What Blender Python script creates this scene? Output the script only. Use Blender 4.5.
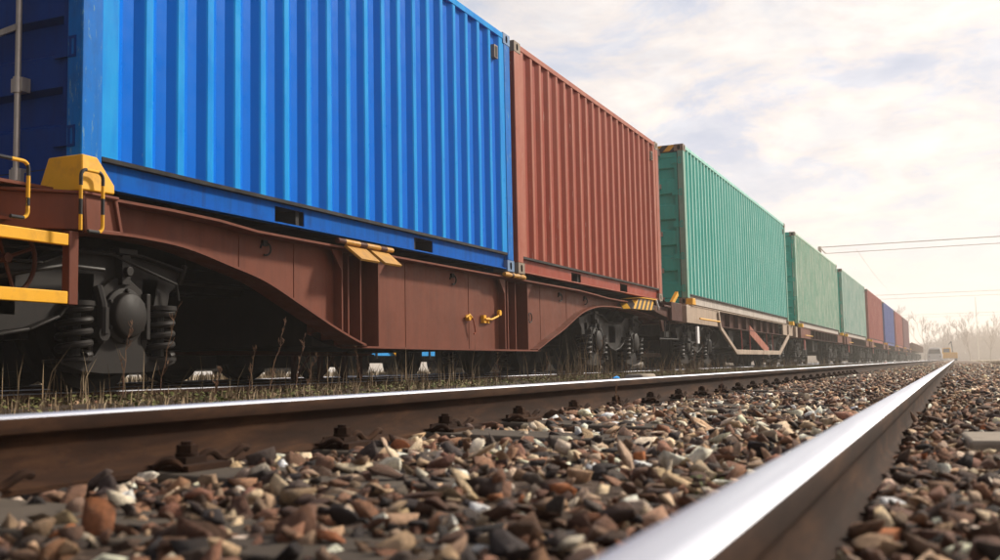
import bpy, bmesh, math, random
import numpy as np
from mathutils import Matrix, Vector
random.seed(7); rng = np.random.default_rng(7)
scn = bpy.context.scene
for o in list(bpy.data.objects): bpy.data.objects.remove(o, do_unlink=True)
R = math.radians
LIFT = 0.40                      # everything is modelled with z = 0 at the lens, then raised

# ------------------------------------------------------------------ camera
cam = bpy.data.cameras.new('camera'); cam_o = bpy.data.objects.new('camera', cam)
scn.collection.objects.link(cam_o); scn.camera = cam_o
YAW, PIT, ROL = 0.4107952591869741, 0.0842625397732015, -0.019560302857552076
fw = Vector((-math.sin(YAW)*math.cos(PIT), math.cos(YAW)*math.cos(PIT), math.sin(PIT)))
r_ = fw.cross(Vector((0, 0, 1))).normalized(); u_ = r_.cross(fw)
r2 = r_*math.cos(ROL)+u_*math.sin(ROL); u2 = -r_*math.sin(ROL)+u_*math.cos(ROL)
cam_o.matrix_world = Matrix(((r2.x, u2.x, -fw.x, 0), (r2.y, u2.y, -fw.y, 0), (r2.z, u2.z, -fw.z, LIFT), (0, 0, 0, 1)))
cam.sensor_width = 36; cam.lens = 36*1.03925; cam.clip_start = .02; cam.clip_end = 5000
cam.dof.use_dof = True; cam.dof.focus_distance = 9.5; cam.dof.aperture_fstop = 5.0

# ------------------------------------------------------------------ sky, sun, exposure
SUN_AZ, SUN_EL = R(34), R(33)         # azimuth to the right of the track direction (+y)
SKY_STRENGTH = .086
wd = bpy.data.worlds.new('World'); scn.world = wd; wd.use_nodes = True
nt = wd.node_tree; nt.nodes.clear(); N = nt.nodes.new; L = nt.links.new
out = N('ShaderNodeOutputWorld'); bg = N('ShaderNodeBackground'); L(bg.outputs[0], out.inputs[0])
bg.inputs[1].default_value = SKY_STRENGTH
sky = N('ShaderNodeTexSky'); sky.sky_type = 'NISHITA'; sky.sun_disc = False
sky.sun_elevation = SUN_EL; sky.sun_rotation = SUN_AZ; sky.air_density = 1.2; sky.dust_density = 2.5
tc = N('ShaderNodeTexCoord'); sep = N('ShaderNodeSeparateXYZ'); L(tc.outputs['Generated'], sep.inputs[0])
def wm(op, a, b=None, clamp=False):
    n = N('ShaderNodeMath'); n.operation = op; n.use_clamp = clamp
    for k, v in ((0, a), (1, b)):
        if v is None: continue
        if isinstance(v, (int, float)): n.inputs[k].default_value = v
        else: L(v, n.inputs[k])
    return n.outputs[0]
zz = wm('ADD', wm('MAXIMUM', sep.outputs[2], 0.0), .22)
cx = wm('DIVIDE', sep.outputs[0], zz); cy = wm('DIVIDE', sep.outputs[1], zz)
cmb = N('ShaderNodeCombineXYZ'); L(cx, cmb.inputs[0]); L(cy, cmb.inputs[1])
def wnoise(scale, det, rough, off):
    mp = N('ShaderNodeMapping'); mp.inputs['Location'].default_value = off; mp.inputs['Scale'].default_value = (1, 1, 1)
    L(cmb.outputs[0], mp.inputs[0]); n = N('ShaderNodeTexNoise'); n.inputs['Scale'].default_value = scale
    n.inputs['Detail'].default_value = det; n.inputs['Roughness'].default_value = rough; n.inputs['Distortion'].default_value = .35
    L(mp.outputs[0], n.inputs['Vector']); return n.outputs['Fac']
def wramp(fac, stops):
    n = N('ShaderNodeValToRGB'); e = n.color_ramp.elements
    while len(e) < len(stops): e.new(.5)
    for k, (p, c) in enumerate(stops): e[k].position = p; e[k].color = (*c, 1)
    L(fac, n.inputs[0]); return n.outputs[0]
# cover: where the blue shows through; tone: lit and shaded parts of the cloud deck
cover = wramp(wnoise(1.1, 9, .58, (3.1, 1.7, 0)), [(.30, (.65,)*3), (.50, (1,)*3)])
tone = wramp(wnoise(3.0, 10, .62, (9.3, 4.4, 2)), [(.33, (6.4, 7.0, 8.3)), (.43, (7.3, 7.7, 8.8)), (.48, (8.7, 8.5, 8.8)), (.53, (9.6, 9.0, 8.7)), (.60, (10.2, 9.8, 9.5))])
tone2 = wramp(wnoise(5.2, 8, .6, (1.3, 8.4, 5)), [(.36, (.86, .87, .92)), (.50, (1.01, .98, .97)), (.62, (1.09, 1.06, 1.03))])
mt = N('ShaderNodeMixRGB'); mt.blend_type = 'MULTIPLY'; mt.inputs[0].default_value = 1; L(tone, mt.inputs[1]); L(tone2, mt.inputs[2])
mx = N('ShaderNodeMixRGB'); L(cover, mx.inputs[0]); L(sky.outputs[0], mx.inputs[1]); L(mt.outputs[0], mx.inputs[2])
# veil near the horizon and round the low sun behind thin cloud
sd = Vector((math.sin(SUN_AZ)*math.cos(SUN_EL), math.cos(SUN_AZ)*math.cos(SUN_EL), math.sin(SUN_EL)))
gd = Vector((math.sin(R(24))*math.cos(R(9)), math.cos(R(24))*math.cos(R(9)), math.sin(R(9))))
dp = N('ShaderNodeVectorMath'); dp.operation = 'DOT_PRODUCT'; dp.inputs[1].default_value = gd; L(tc.outputs['Generated'], dp.inputs[0])
glow = wramp(dp.outputs['Value'], [(.88, (0, 0, 0)), (.96, (.25,)*3), (.995, (.6,)*3)])
mg = N('ShaderNodeMixRGB'); L(glow, mg.inputs[0]); L(mx.outputs[0], mg.inputs[1]); mg.inputs[2].default_value = (10.8, 10.3, 9.5, 1)
hz = wramp(sep.outputs[2], [(.0, (.8,)*3), (.20, (0, 0, 0))])
mh = N('ShaderNodeMixRGB'); L(hz, mh.inputs[0]); L(mg.outputs[0], mh.inputs[1]); mh.inputs[2].default_value = (11.0, 10.1, 9.2, 1)
side = N('ShaderNodeVectorMath'); side.operation = 'DOT_PRODUCT'; side.inputs[1].default_value = Vector((math.sin(SUN_AZ+R(14)), math.cos(SUN_AZ+R(14)), 0)); L(tc.outputs['Generated'], side.inputs[0])
sr = wramp(wm('ADD', wm('MULTIPLY', side.outputs['Value'], .5), .5), [(.26, (.18, .19, .22)), (.64, (1, 1, 1))])
mf = N('ShaderNodeMixRGB'); mf.blend_type = 'MULTIPLY'; mf.inputs[0].default_value = 1; L(mh.outputs[0], mf.inputs[1]); L(sr, mf.inputs[2])
L(mf.outputs[0], bg.inputs[0])
sl = bpy.data.lights.new('sun', 'SUN'); sl.energy = 5.0; sl.angle = R(6); sl.color = (1, .905, .77)
so = bpy.data.objects.new('sun', sl); scn.collection.objects.link(so); so.rotation_euler = (-sd).to_track_quat('-Z', 'Y').to_euler()
vs = scn.view_settings; vs.view_transform = 'Standard'; vs.look = 'None'; vs.gamma = 1; vs.exposure = 0.25
scn.render.engine = 'CYCLES'; cy_ = scn.cycles
cy_.use_denoising = True; cy_.max_bounces = 7; cy_.diffuse_bounces = 3; cy_.glossy_bounces = 3; cy_.volume_bounces = 1
cy_.volume_step_rate = 5; cy_.sample_clamp_indirect = 6

# ------------------------------------------------------------------ helpers
C = scn.collection
class MB:
    def __init__(s): s.v = []; s.f = []; s.m = []
    def add(s, vs, fs, m=0):
        k = len(s.v); s.v += [tuple(p) for p in vs]
        for f in fs: s.f.append(tuple(i+k for i in f)); s.m.append(m)
        return s
    def box(s, x0, x1, y0, y1, z0, z1, m=0):
        x0, x1 = min(x0, x1), max(x0, x1); y0, y1 = min(y0, y1), max(y0, y1); z0, z1 = min(z0, z1), max(z0, z1)
        return s.add([(x0,y0,z0),(x1,y0,z0),(x1,y1,z0),(x0,y1,z0),(x0,y0,z1),(x1,y0,z1),(x1,y1,z1),(x0,y1,z1)],
                     [(0,3,2,1),(4,5,6,7),(0,1,5,4),(1,2,6,5),(2,3,7,6),(3,0,4,7)], m)
    def prism(s, poly, axis, a0, a1, m=0):
        area = sum(poly[i][0]*poly[(i+1) % len(poly)][1]-poly[(i+1) % len(poly)][0]*poly[i][1] for i in range(len(poly)))
        if area < 0: poly = poly[::-1]
        if a0 > a1: a0, a1 = a1, a0
        n = len(poly)
        def P(a, p): return {'x': (a, p[0], p[1]), 'y': (p[0], a, p[1]), 'z': (p[0], p[1], a)}[axis]
        fl = axis == 'y'
        fs = [tuple(range(n))[::-1], tuple(range(n, 2*n))]+[(i, (i+1) % n, n+(i+1) % n, n+i) for i in range(n)]
        if fl: fs = [f[::-1] for f in fs]
        return s.add([P(a0, p) for p in poly]+[P(a1, p) for p in poly], fs, m)
    def strip(s, line, axis, a0, a1, th, m=0):       # plate of given thickness following an open polyline
        up = []; dn = []
        for i, p in enumerate(line):
            a = line[max(0, i-1)]; b = line[min(len(line)-1, i+1)]
            d = Vector((b[0]-a[0], b[1]-a[1])).normalized(); nn = Vector((-d.y, d.x))*th/2
            up.append((p[0]+nn.x, p[1]+nn.y)); dn.append((p[0]-nn.x, p[1]-nn.y))
        for i in range(len(line)-1):
            s.prism([up[i], up[i+1], dn[i+1], dn[i]], axis, a0, a1, m)
        return s
    def tube(s, pts, r, n=8, closed=False, m=0, mats=None, cap=True):
        P = [Vector(p) for p in pts]; k = len(P); base = len(s.v)
        rr = r if isinstance(r, (list, tuple)) else [r]*k
        T = []
        for i in range(k):
            a = P[(i-1) % k] if (closed or i > 0) else P[0]; b = P[(i+1) % k] if (closed or i < k-1) else P[-1]
            T.append((b-a).normalized())
        ref = Vector((0, 0, 1)) if abs(T[0].z) < .9 else Vector((1, 0, 0))
        nx = T[0].cross(ref).normalized()
        for i in range(k):
            nx = (nx-T[i]*nx.dot(T[i])); nx = nx.normalized() if nx.length > 1e-6 else T[i].orthogonal().normalized()
            ny = T[i].cross(nx)
            for j in range(n):
                a = 2*math.pi*j/n; s.v.append(tuple(P[i]+(nx*math.cos(a)+ny*math.sin(a))*rr[i]))
        for i in range(k if closed else k-1):
            for j in range(n):
                a = base+i*n+j; b = base+i*n+(j+1) % n; i2 = (i+1) % k
                s.f.append((a, b, base+i2*n+(j+1) % n, base+i2*n+j)); s.m.append(mats[i] if mats else m)
        if cap and not closed:
            s.f.append(tuple(base+j for j in range(n))[::-1]); s.m.append(mats[0] if mats else m)
            s.f.append(tuple(base+(k-1)*n+j for j in range(n))); s.m.append(mats[-1] if mats else m)
        return s
    def cyl(s, p0, p1, r0, r1=None, n=16, m=0): return s.tube([p0, p1], [r0, r0 if r1 is None else r1], n, m=m)
    def bar(s, p0, p1, w, h, m=0, up=(0, 0, 1)):      # rectangular bar between two points
        a, b = Vector(p0), Vector(p1); d = (b-a).normalized(); x = d.cross(Vector(up)).normalized(); z = x.cross(d)
        q = [x*w/2*i+z*h/2*j for i, j in ((-1, -1), (1, -1), (1, 1), (-1, 1))]
        return s.add([a+k for k in q]+[b+k for k in q], [(0,3,2,1)[::-1],(4,5,6,7)[::-1],(0,1,5,4)[::-1],(1,2,6,5)[::-1],(2,3,7,6)[::-1],(3,0,4,7)[::-1]], m)
    def rev(s, prof, c, axis='x', n=32, m=0):          # revolve (a, r) profile about an axis through c
        k = len(prof); base = len(s.v)
        for a, r in prof:
            for j in range(n):
                t = 2*math.pi*j/n
                if axis == 'x': s.v.append((c[0]+a, c[1]+r*math.cos(t), c[2]+r*math.sin(t)))
                elif axis == 'z': s.v.append((c[0]+r*math.cos(t), c[1]+r*math.sin(t), c[2]+a))
                else: s.v.append((c[0]+r*math.sin(t), c[1]+a, c[2]+r*math.cos(t)))
        for i in range(k-1):
            for j in range(n):
                s.f.append((base+i*n+j, base+(i+1)*n+j, base+(i+1)*n+(j+1) % n, base+i*n+(j+1) % n)[::-1]); s.m.append(m)
        return s
    def plate_hole(s, y0, y1, z0, z1, x, dep, hw, hh, m=0, mh=1, flip=1):   # plate facing +x (flip 1) with a rounded slot sunk into it
        cy, cz = (y0+y1)/2, (z0+z1)/2; n = 16; ring = []; outr = []
        for j in range(n):
            t = 2*math.pi*(j+.5)/n; c, sn = math.cos(t), math.sin(t)
            r = min(hw, hh); py = c*r; pz = sn*r
            if hh > hw: pz += math.copysign(hh-hw, sn)
            else: py += math.copysign(hw-hh, c)
            ring.append((cy+py, cz+pz))
            k = min((y1-y0)/2/max(abs(c), 1e-6), (z1-z0)/2/max(abs(sn), 1e-6)); outr.append((cy+c*k, cz+sn*k))
        # snap outline points to real corners
        for (qy, qz) in ((y0, z0), (y0, z1), (y1, z0), (y1, z1)):
            i = min(range(n), key=lambda i: (outr[i][0]-qy)**2+(outr[i][1]-qz)**2); outr[i] = (qy, qz)
        V = [(x, *p) for p in outr]+[(x, *p) for p in ring]+[(x-dep*flip, *p) for p in ring]
        F = [(i, (i+1) % n, n+(i+1) % n, n+i) for i in range(n)]; F2 = [(n+i, n+(i+1) % n, 2*n+(i+1) % n, 2*n+i) for i in range(n)]+[tuple(range(2*n, 3*n))]
        if flip < 0: F = [f[::-1] for f in F]; F2 = [f[::-1] for f in F2]
        s.add(V, F, m); k = len(s.v)-3*n
        for f in F2: s.f.append(tuple(i+k for i in f)); s.m.append(mh)
        return s
    def build(s, name, mats, parent=None, loc=(0, 0, 0), bevel=0, smooth=True, angle=.6):
        me = bpy.data.meshes.new(name); o = Vector(loc) if parent is None else parent['_o']
        o = Vector(o); me.from_pydata([(p[0]-o.x, p[1]-o.y, p[2]-o.z) for p in s.v], [], s.f)
        mats = mats if isinstance(mats, (list, tuple)) else [mats]
        for m in mats: me.materials.append(m)
        if len(mats) > 1: me.polygons.foreach_set('material_index', s.m)
        if smooth: me.shade_smooth(); me.set_sharp_from_angle(angle=angle)
        me.update(); ob = bpy.data.objects.new(name, me); C.objects.link(ob)
        if parent is not None: ob.parent = parent; ob['_o'] = tuple(o)
        else: ob.location = o; ob['_o'] = tuple(o)
        if bevel:
            b = ob.modifiers.new('bevel', 'BEVEL'); b.width = bevel; b.segments = 2; b.limit_method = 'ANGLE'; b.angle_limit = R(40); b.use_clamp_overlap = True
        return ob
def tag(o, label=None, cat=None, group=None, kind=None):
    for k, v in (('label', label), ('category', cat), ('group', group), ('kind', kind)):
        if v: o[k] = v
    return o
def thing(name, label, cat, loc, group=None):
    o = bpy.data.objects.new(name, None); C.objects.link(o); o.location = loc; o['_o'] = tuple(loc); o.empty_display_size = .2
    return tag(o, label, cat, group)
def copy_tree(o, parent=None):
    c = o.copy(); C.objects.link(c); c.parent = parent
    for ch in list(o.children): copy_tree(ch, c)
    return c
def kids_material(o, swap):
    pass

# ------------------------------------------------------------------ materials
def newmat(name):
    m = bpy.data.materials.new(name); m.use_nodes = True; t = m.node_tree; b = t.nodes['Principled BSDF']; return m, t, b
def nz(t, scale, det=5, rough=.6, vec=None, dist=0):
    n = t.nodes.new('ShaderNodeTexNoise'); n.inputs['Scale'].default_value = scale; n.inputs['Detail'].default_value = det
    n.inputs['Roughness'].default_value = rough; n.inputs['Distortion'].default_value = dist
    if vec is not None: t.links.new(vec, n.inputs['Vector'])
    return n.outputs['Fac']
def ramp(t, fac, stops):
    n = t.nodes.new('ShaderNodeValToRGB'); e = n.color_ramp.elements
    while len(e) < len(stops): e.new(.5)
    for k, (p, c) in enumerate(stops):
        e[k].position = p; e[k].color = (*(c if isinstance(c, (tuple, list)) else (c,)*3), 1)
    t.links.new(fac, n.inputs[0]); return n.outputs[0]
def mixc(t, fac, a, b, mode='MIX'):
    n = t.nodes.new('ShaderNodeMixRGB'); n.blend_type = mode
    for k, v in ((0, fac), (1, a), (2, b)):
        if isinstance(v, (int, float)): n.inputs[k].default_value = v
        elif isinstance(v, (tuple, list)): n.inputs[k].default_value = (*v, 1)
        else: t.links.new(v, n.inputs[k])
    return n.outputs[0]
def coords(t, scale=(1, 1, 1), world=False):
    tc = t.nodes.new('ShaderNodeTexCoord'); mp = t.nodes.new('ShaderNodeMapping'); mp.inputs['Scale'].default_value = scale
    if world:
        g = t.nodes.new('ShaderNodeNewGeometry'); t.links.new(g.outputs['Position'], mp.inputs[0])
    else: t.links.new(tc.outputs['Object'], mp.inputs[0])
    return mp.outputs[0]
def bump(t, b, fac, st=.3, d=.01):
    n = t.nodes.new('ShaderNodeBump'); n.inputs['Strength'].default_value = st; n.inputs['Distance'].default_value = d
    t.links.new(fac, n.inputs['Height']); t.links.new(n.outputs[0], b.inputs['Normal'])
def paint(name, col, rough=.45, metallic=0., fade=None, fade_amt=.35, rust=.0, rustcol=(.10, .035, .015), dirt=.25, dirtcol=(.05, .04, .035), spec=.25, streak=True, scr=None, bmp=.25, scrt=.70, scrs=(2.5, 2.5, .5), ridge=None, ridge_amt=.7):
    m, t, b = newmat(name); v = coords(t, world=True)
    c = col
    fade = fade or tuple(min(1, x*1.5+.04) for x in col)
    f1 = ramp(t, nz(t, 1.3, 6, .65, v), [(.35, 0.0), (.7, 1.0)])
    g = t.nodes.new('ShaderNodeMath'); g.operation = 'MULTIPLY'; g.inputs[1].default_value = fade_amt; t.links.new(f1, g.inputs[0])
    c = mixc(t, g.outputs[0], c, fade)
    if streak:
        vs_ = coords(t, (9, 9, .55), world=True)
        s1 = ramp(t, nz(t, 1.6, 6, .7, vs_), [(.46, 0.0), (.72, 1.0)])
        g2 = t.nodes.new('ShaderNodeMath'); g2.operation = 'MULTIPLY'; g2.inputs[1].default_value = dirt; t.links.new(s1, g2.inputs[0])
        c = mixc(t, g2.outputs[0], c, dirtcol)
    d1 = ramp(t, nz(t, 7, 8, .7, v), [(.5, 0.0), (.8, 1.0)])
    g3 = t.nodes.new('ShaderNodeMath'); g3.operation = 'MULTIPLY'; g3.inputs[1].default_value = dirt; t.links.new(d1, g3.inputs[0])
    c = mixc(t, g3.outputs[0], c, dirtcol)
    if rust > 0:
        r1 = ramp(t, nz(t, 5.5, 10, .75, v, .4), [(.70-rust*.25, 0.0), (.74-rust*.25, 1.0)])
        rc = mixc(t, nz(t, 30, 4, .7, v), rustcol, tuple(x*2.4 for x in rustcol))
        c = mixc(t, r1, c, rc)
    if scr:
        r2_ = ramp(t, nz(t, 11, 6, .8, coords(t, scrs, world=True), .2), [(scrt, 0.0), (scrt+.05, 1.0)])
        c = mixc(t, r2_, c, scr)
    if ridge:      # sky glint on the corrugation's proud faces, painted in as paler colour
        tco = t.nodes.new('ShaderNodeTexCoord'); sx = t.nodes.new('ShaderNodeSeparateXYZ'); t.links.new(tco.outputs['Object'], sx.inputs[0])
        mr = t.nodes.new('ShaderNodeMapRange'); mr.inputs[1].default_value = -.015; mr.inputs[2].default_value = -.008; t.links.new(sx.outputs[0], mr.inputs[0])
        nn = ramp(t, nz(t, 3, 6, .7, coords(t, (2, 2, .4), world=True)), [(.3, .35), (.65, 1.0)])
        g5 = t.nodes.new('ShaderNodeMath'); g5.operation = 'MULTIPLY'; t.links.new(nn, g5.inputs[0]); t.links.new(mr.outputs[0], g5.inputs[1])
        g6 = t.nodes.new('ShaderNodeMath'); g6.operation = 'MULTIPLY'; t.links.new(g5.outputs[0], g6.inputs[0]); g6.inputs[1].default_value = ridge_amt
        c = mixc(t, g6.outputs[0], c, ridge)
    t.links.new(c, b.inputs['Base Color'])
    rr = ramp(t, nz(t, 6, 6, .7, v), [(.3, max(0, rough-.12)), (.75, min(1, rough+.2))]); t.links.new(rr, b.inputs['Roughness'])
    b.inputs['Metallic'].default_value = metallic; b.inputs['Specular IOR Level'].default_value = spec
    bump(t, b, nz(t, 2.2, 5, .55, v), bmp, .012)
    return m
M = {}
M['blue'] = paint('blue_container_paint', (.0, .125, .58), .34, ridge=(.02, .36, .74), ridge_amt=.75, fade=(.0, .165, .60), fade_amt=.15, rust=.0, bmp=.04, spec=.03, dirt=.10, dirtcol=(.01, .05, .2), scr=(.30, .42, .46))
M['blue_rail_shaded'] = paint('shade_darkened_blue_rail', (.0, .085, .40), .5, spec=.03, fade=(.0, .14, .5), dirt=.45, dirtcol=(.01, .02, .06), rust=.04)  # container blue darkened: the bottom rail's shade is put into the colour
M['blue_post'] = paint('scuffed_blue_post_paint', (.0, .13, .50), .45, spec=.05, fade=(.01, .2, .6), dirt=.4, dirtcol=(.02, .05, .12), scr=(.12, .26, .38), scrt=.58, scrs=(3, 3, .6))
M['blue_door_shaded'] = paint('shade_darkened_blue_door', (.0, .035, .22), .45, spec=.08, fade=(.0, .055, .28), dirt=.3, dirtcol=(.01, .02, .07), rust=.02)  # container blue darkened to carry the shade on the door end
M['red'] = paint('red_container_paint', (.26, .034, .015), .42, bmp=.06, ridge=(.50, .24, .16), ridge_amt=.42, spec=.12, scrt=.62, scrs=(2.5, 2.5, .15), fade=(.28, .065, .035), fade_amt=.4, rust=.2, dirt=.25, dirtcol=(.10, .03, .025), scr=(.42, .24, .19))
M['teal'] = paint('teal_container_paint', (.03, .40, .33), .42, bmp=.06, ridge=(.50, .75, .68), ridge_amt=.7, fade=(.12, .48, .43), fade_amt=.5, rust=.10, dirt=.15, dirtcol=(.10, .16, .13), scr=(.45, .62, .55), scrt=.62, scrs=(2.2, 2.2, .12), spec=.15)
M['teal_door'] = paint('teal_door_paint', (.025, .44, .37), .45, fade=(.06, .52, .45), dirt=.15, dirtcol=(.02, .08, .06), rust=.05)
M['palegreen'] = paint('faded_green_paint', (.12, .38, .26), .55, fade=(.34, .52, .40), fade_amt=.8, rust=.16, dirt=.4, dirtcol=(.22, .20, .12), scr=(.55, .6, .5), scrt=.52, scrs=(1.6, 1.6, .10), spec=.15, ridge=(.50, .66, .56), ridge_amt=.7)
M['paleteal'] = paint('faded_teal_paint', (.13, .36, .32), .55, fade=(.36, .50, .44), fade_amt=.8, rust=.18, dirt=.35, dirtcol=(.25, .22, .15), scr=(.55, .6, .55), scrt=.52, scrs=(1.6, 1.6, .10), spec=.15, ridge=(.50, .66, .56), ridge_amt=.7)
M['pale_post'] = paint('bleached_post_paint', (.16, .36, .29), .6, fade=(.45, .55, .46), rust=.2, dirt=.3)
M['ochre'] = paint('dull_ochre_paint', (.42, .20, .02), .55, fade=(.55, .30, .05), rust=.15, dirt=.5, dirtcol=(.08, .04, .02))
M['red2'] = paint('worn_red_paint', (.32, .06, .05), .55, fade=(.45, .16, .13), fade_amt=.6, rust=.1, dirt=.25)
M['blue2'] = paint('worn_blue_paint', (.03, .07, .32), .55, fade=(.10, .16, .42), fade_amt=.6, rust=.1, dirt=.25)
M['purple'] = paint('worn_maroon_paint', (.16, .05, .07), .55, fade=(.26, .12, .13), fade_amt=.6, rust=.1, dirt=.25)
M['cast'] = paint('weathered_casting', (.20, .15, .11), .6, fade=(.38, .32, .25), fade_amt=.6, rust=.3, dirt=.3)
M['blue_cast'] = paint('blue_worn_casting', (.05, .16, .36), .6, fade=(.35, .33, .28), fade_amt=.7, rust=.35, dirt=.2)
M['hole_and_lip_shade'] = paint('inner_dark_and_lip_shade', (.012, .011, .011), .8, dirt=.1, streak=False)
M['rail_grey'] = paint('pale_grey_paint', (.42, .38, .34), .6, fade=(.55, .5, .45), rust=.2, dirt=.4)
M['brown'] = paint('oxide_brown_paint', (.125, .036, .020), .5, spec=.12, fade=(.22, .070, .042), fade_amt=.5, rust=.06, rustcol=(.06, .02, .012), dirt=.35, dirtcol=(.05, .02, .015))
M['brown_dark'] = paint('grimy_brown_paint', (.06, .018, .011), .6, spec=.12, fade=(.10, .035, .022), dirt=.5, dirtcol=(.02, .014, .012), rust=.1)
M['beige'] = paint('pinkish_primer_paint', (.36, .27, .20), .6, fade=(.50, .40, .31), fade_amt=.6, rust=.3, dirt=.4)
M['grime'] = paint('oily_black_steel', (.005, .0042, .004), .6, fade=(.012, .0095, .008), fade_amt=.6, dirt=.4, dirtcol=(.018, .013, .009), spec=.12)
M['grime2'] = paint('dusty_cast_steel', (.0075, .0062, .0060), .55, fade=(.015, .012, .010), fade_amt=.6, dirt=.3, dirtcol=(.022, .014, .009), spec=.18)
M['tread'] = paint('wheel_tread_steel', (.12, .10, .09), .4, metallic=.7, dirt=.3, streak=False)
M['yellow'] = paint('yellow_paint', (.70, .34, .006), .5, fade=(.82, .45, .03), fade_amt=.4, rust=.15, dirt=.5, dirtcol=(.12, .06, .02), streak=False)
M['black'] = paint('black_paint', (.012, .012, .014), .4, dirt=.1, streak=False)
M['galv'] = paint('galvanised_steel', (.42, .38, .34), .38, metallic=.6, fade=(.5, .45, .4), dirt=.35, rust=.1)
M['rubber'] = paint('black_rubber', (.012, .013, .014), .7, dirt=.1, streak=False)
M['white'] = paint('white_paint', (.75, .75, .74), .4, dirt=.1)
M['wood'] = paint('weathered_sleeper_wood', (.050, .040, .032), .9, spec=.1, fade=(.14, .115, .09), fade_amt=.7, dirt=.5, dirtcol=(.03, .025, .022), streak=False)
M['darkwagon'] = paint('soot_black_paint', (.022, .019, .018), .75, dirt=.3)
M['rust_plain'] = paint('rusted_wagon_paint', (.22, .11, .06), .75, fade=(.32, .2, .13), dirt=.4)
M['mast'] = paint('grey_mast_paint', (.72, .66, .56), .6, dirt=.3)
def stripes(name, k=14.):
    m, t, b = newmat(name); tcn = t.nodes.new('ShaderNodeTexCoord'); s = t.nodes.new('ShaderNodeSeparateXYZ'); t.links.new(tcn.outputs['Object'], s.inputs[0])
    a = t.nodes.new('ShaderNodeMath'); a.operation = 'SUBTRACT'; t.links.new(s.outputs[2], a.inputs[1])
    a2 = t.nodes.new('ShaderNodeMath'); a2.operation = 'ADD'; t.links.new(s.outputs[0], a2.inputs[0]); t.links.new(s.outputs[1], a2.inputs[1]); t.links.new(a2.outputs[0], a.inputs[0])
    w = t.nodes.new('ShaderNodeMath'); w.operation = 'MULTIPLY'; w.inputs[1].default_value = k; t.links.new(a.outputs[0], w.inputs[0])
    sn = t.nodes.new('ShaderNodeMath'); sn.operation = 'SINE'; t.links.new(w.outputs[0], sn.inputs[0])
    g = t.nodes.new('ShaderNodeMath'); g.operation = 'GREATER_THAN'; g.inputs[1].default_value = 0; t.links.new(sn.outputs[0], g.inputs[0])
    c = mixc(t, g.outputs[0], (.015, .015, .016), (.72, .38, .01)); c = mixc(t, ramp(t, nz(t, 9, 8, .7), [(.5, 0.), (.8, .6)]), c, (.08, .05, .03))
    t.links.new(c, b.inputs['Base Color']); b.inputs['Roughness'].default_value = .5; return m
M['stripe'] = stripes('hazard_stripe_paint', 30.); M['stripe_top'] = stripes('header_hazard_paint', 26.)
def rust_rail():
    m, t, b = newmat('rusty_rail_steel'); v = coords(t, (4, .7, 4), world=True)
    c = ramp(t, nz(t, 3, 10, .7, v, .3), [(.3, (.012, .0055, .003)), (.5, (.028, .012, .006)), (.68, (.065, .030, .014))])
    v2 = coords(t, (1, 1, 1), world=True); sp = ramp(t, nz(t, 45, 4, .6, v2), [(.55, 0.), (.75, .6)])
    c = mixc(t, sp, c, (.02, .012, .01)); t.links.new(c, b.inputs['Base Color']); b.inputs['Roughness'].default_value = .9; b.inputs['Specular IOR Level'].default_value = .12; bump(t, b, nz(t, 90, 6, .7, v2), .35, .002); return m
M['rail_side'] = rust_rail()
def polished():
    m, t, b = newmat('polished_rail_head'); v = coords(t, (60, .6, 60), world=True)
    n = nz(t, 2, 6, .6, v); c = ramp(t, n, [(.3, (.50, .52, .59)), (.7, (.66, .68, .74))]); t.links.new(c, b.inputs['Base Color'])
    r = ramp(t, nz(t, 1.5, 6, .7, v), [(.3, .46), (.8, .62)]); t.links.new(r, b.inputs['Roughness']); b.inputs['Metallic'].default_value = 1.; return m
M['rail_top'] = polished()

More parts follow.
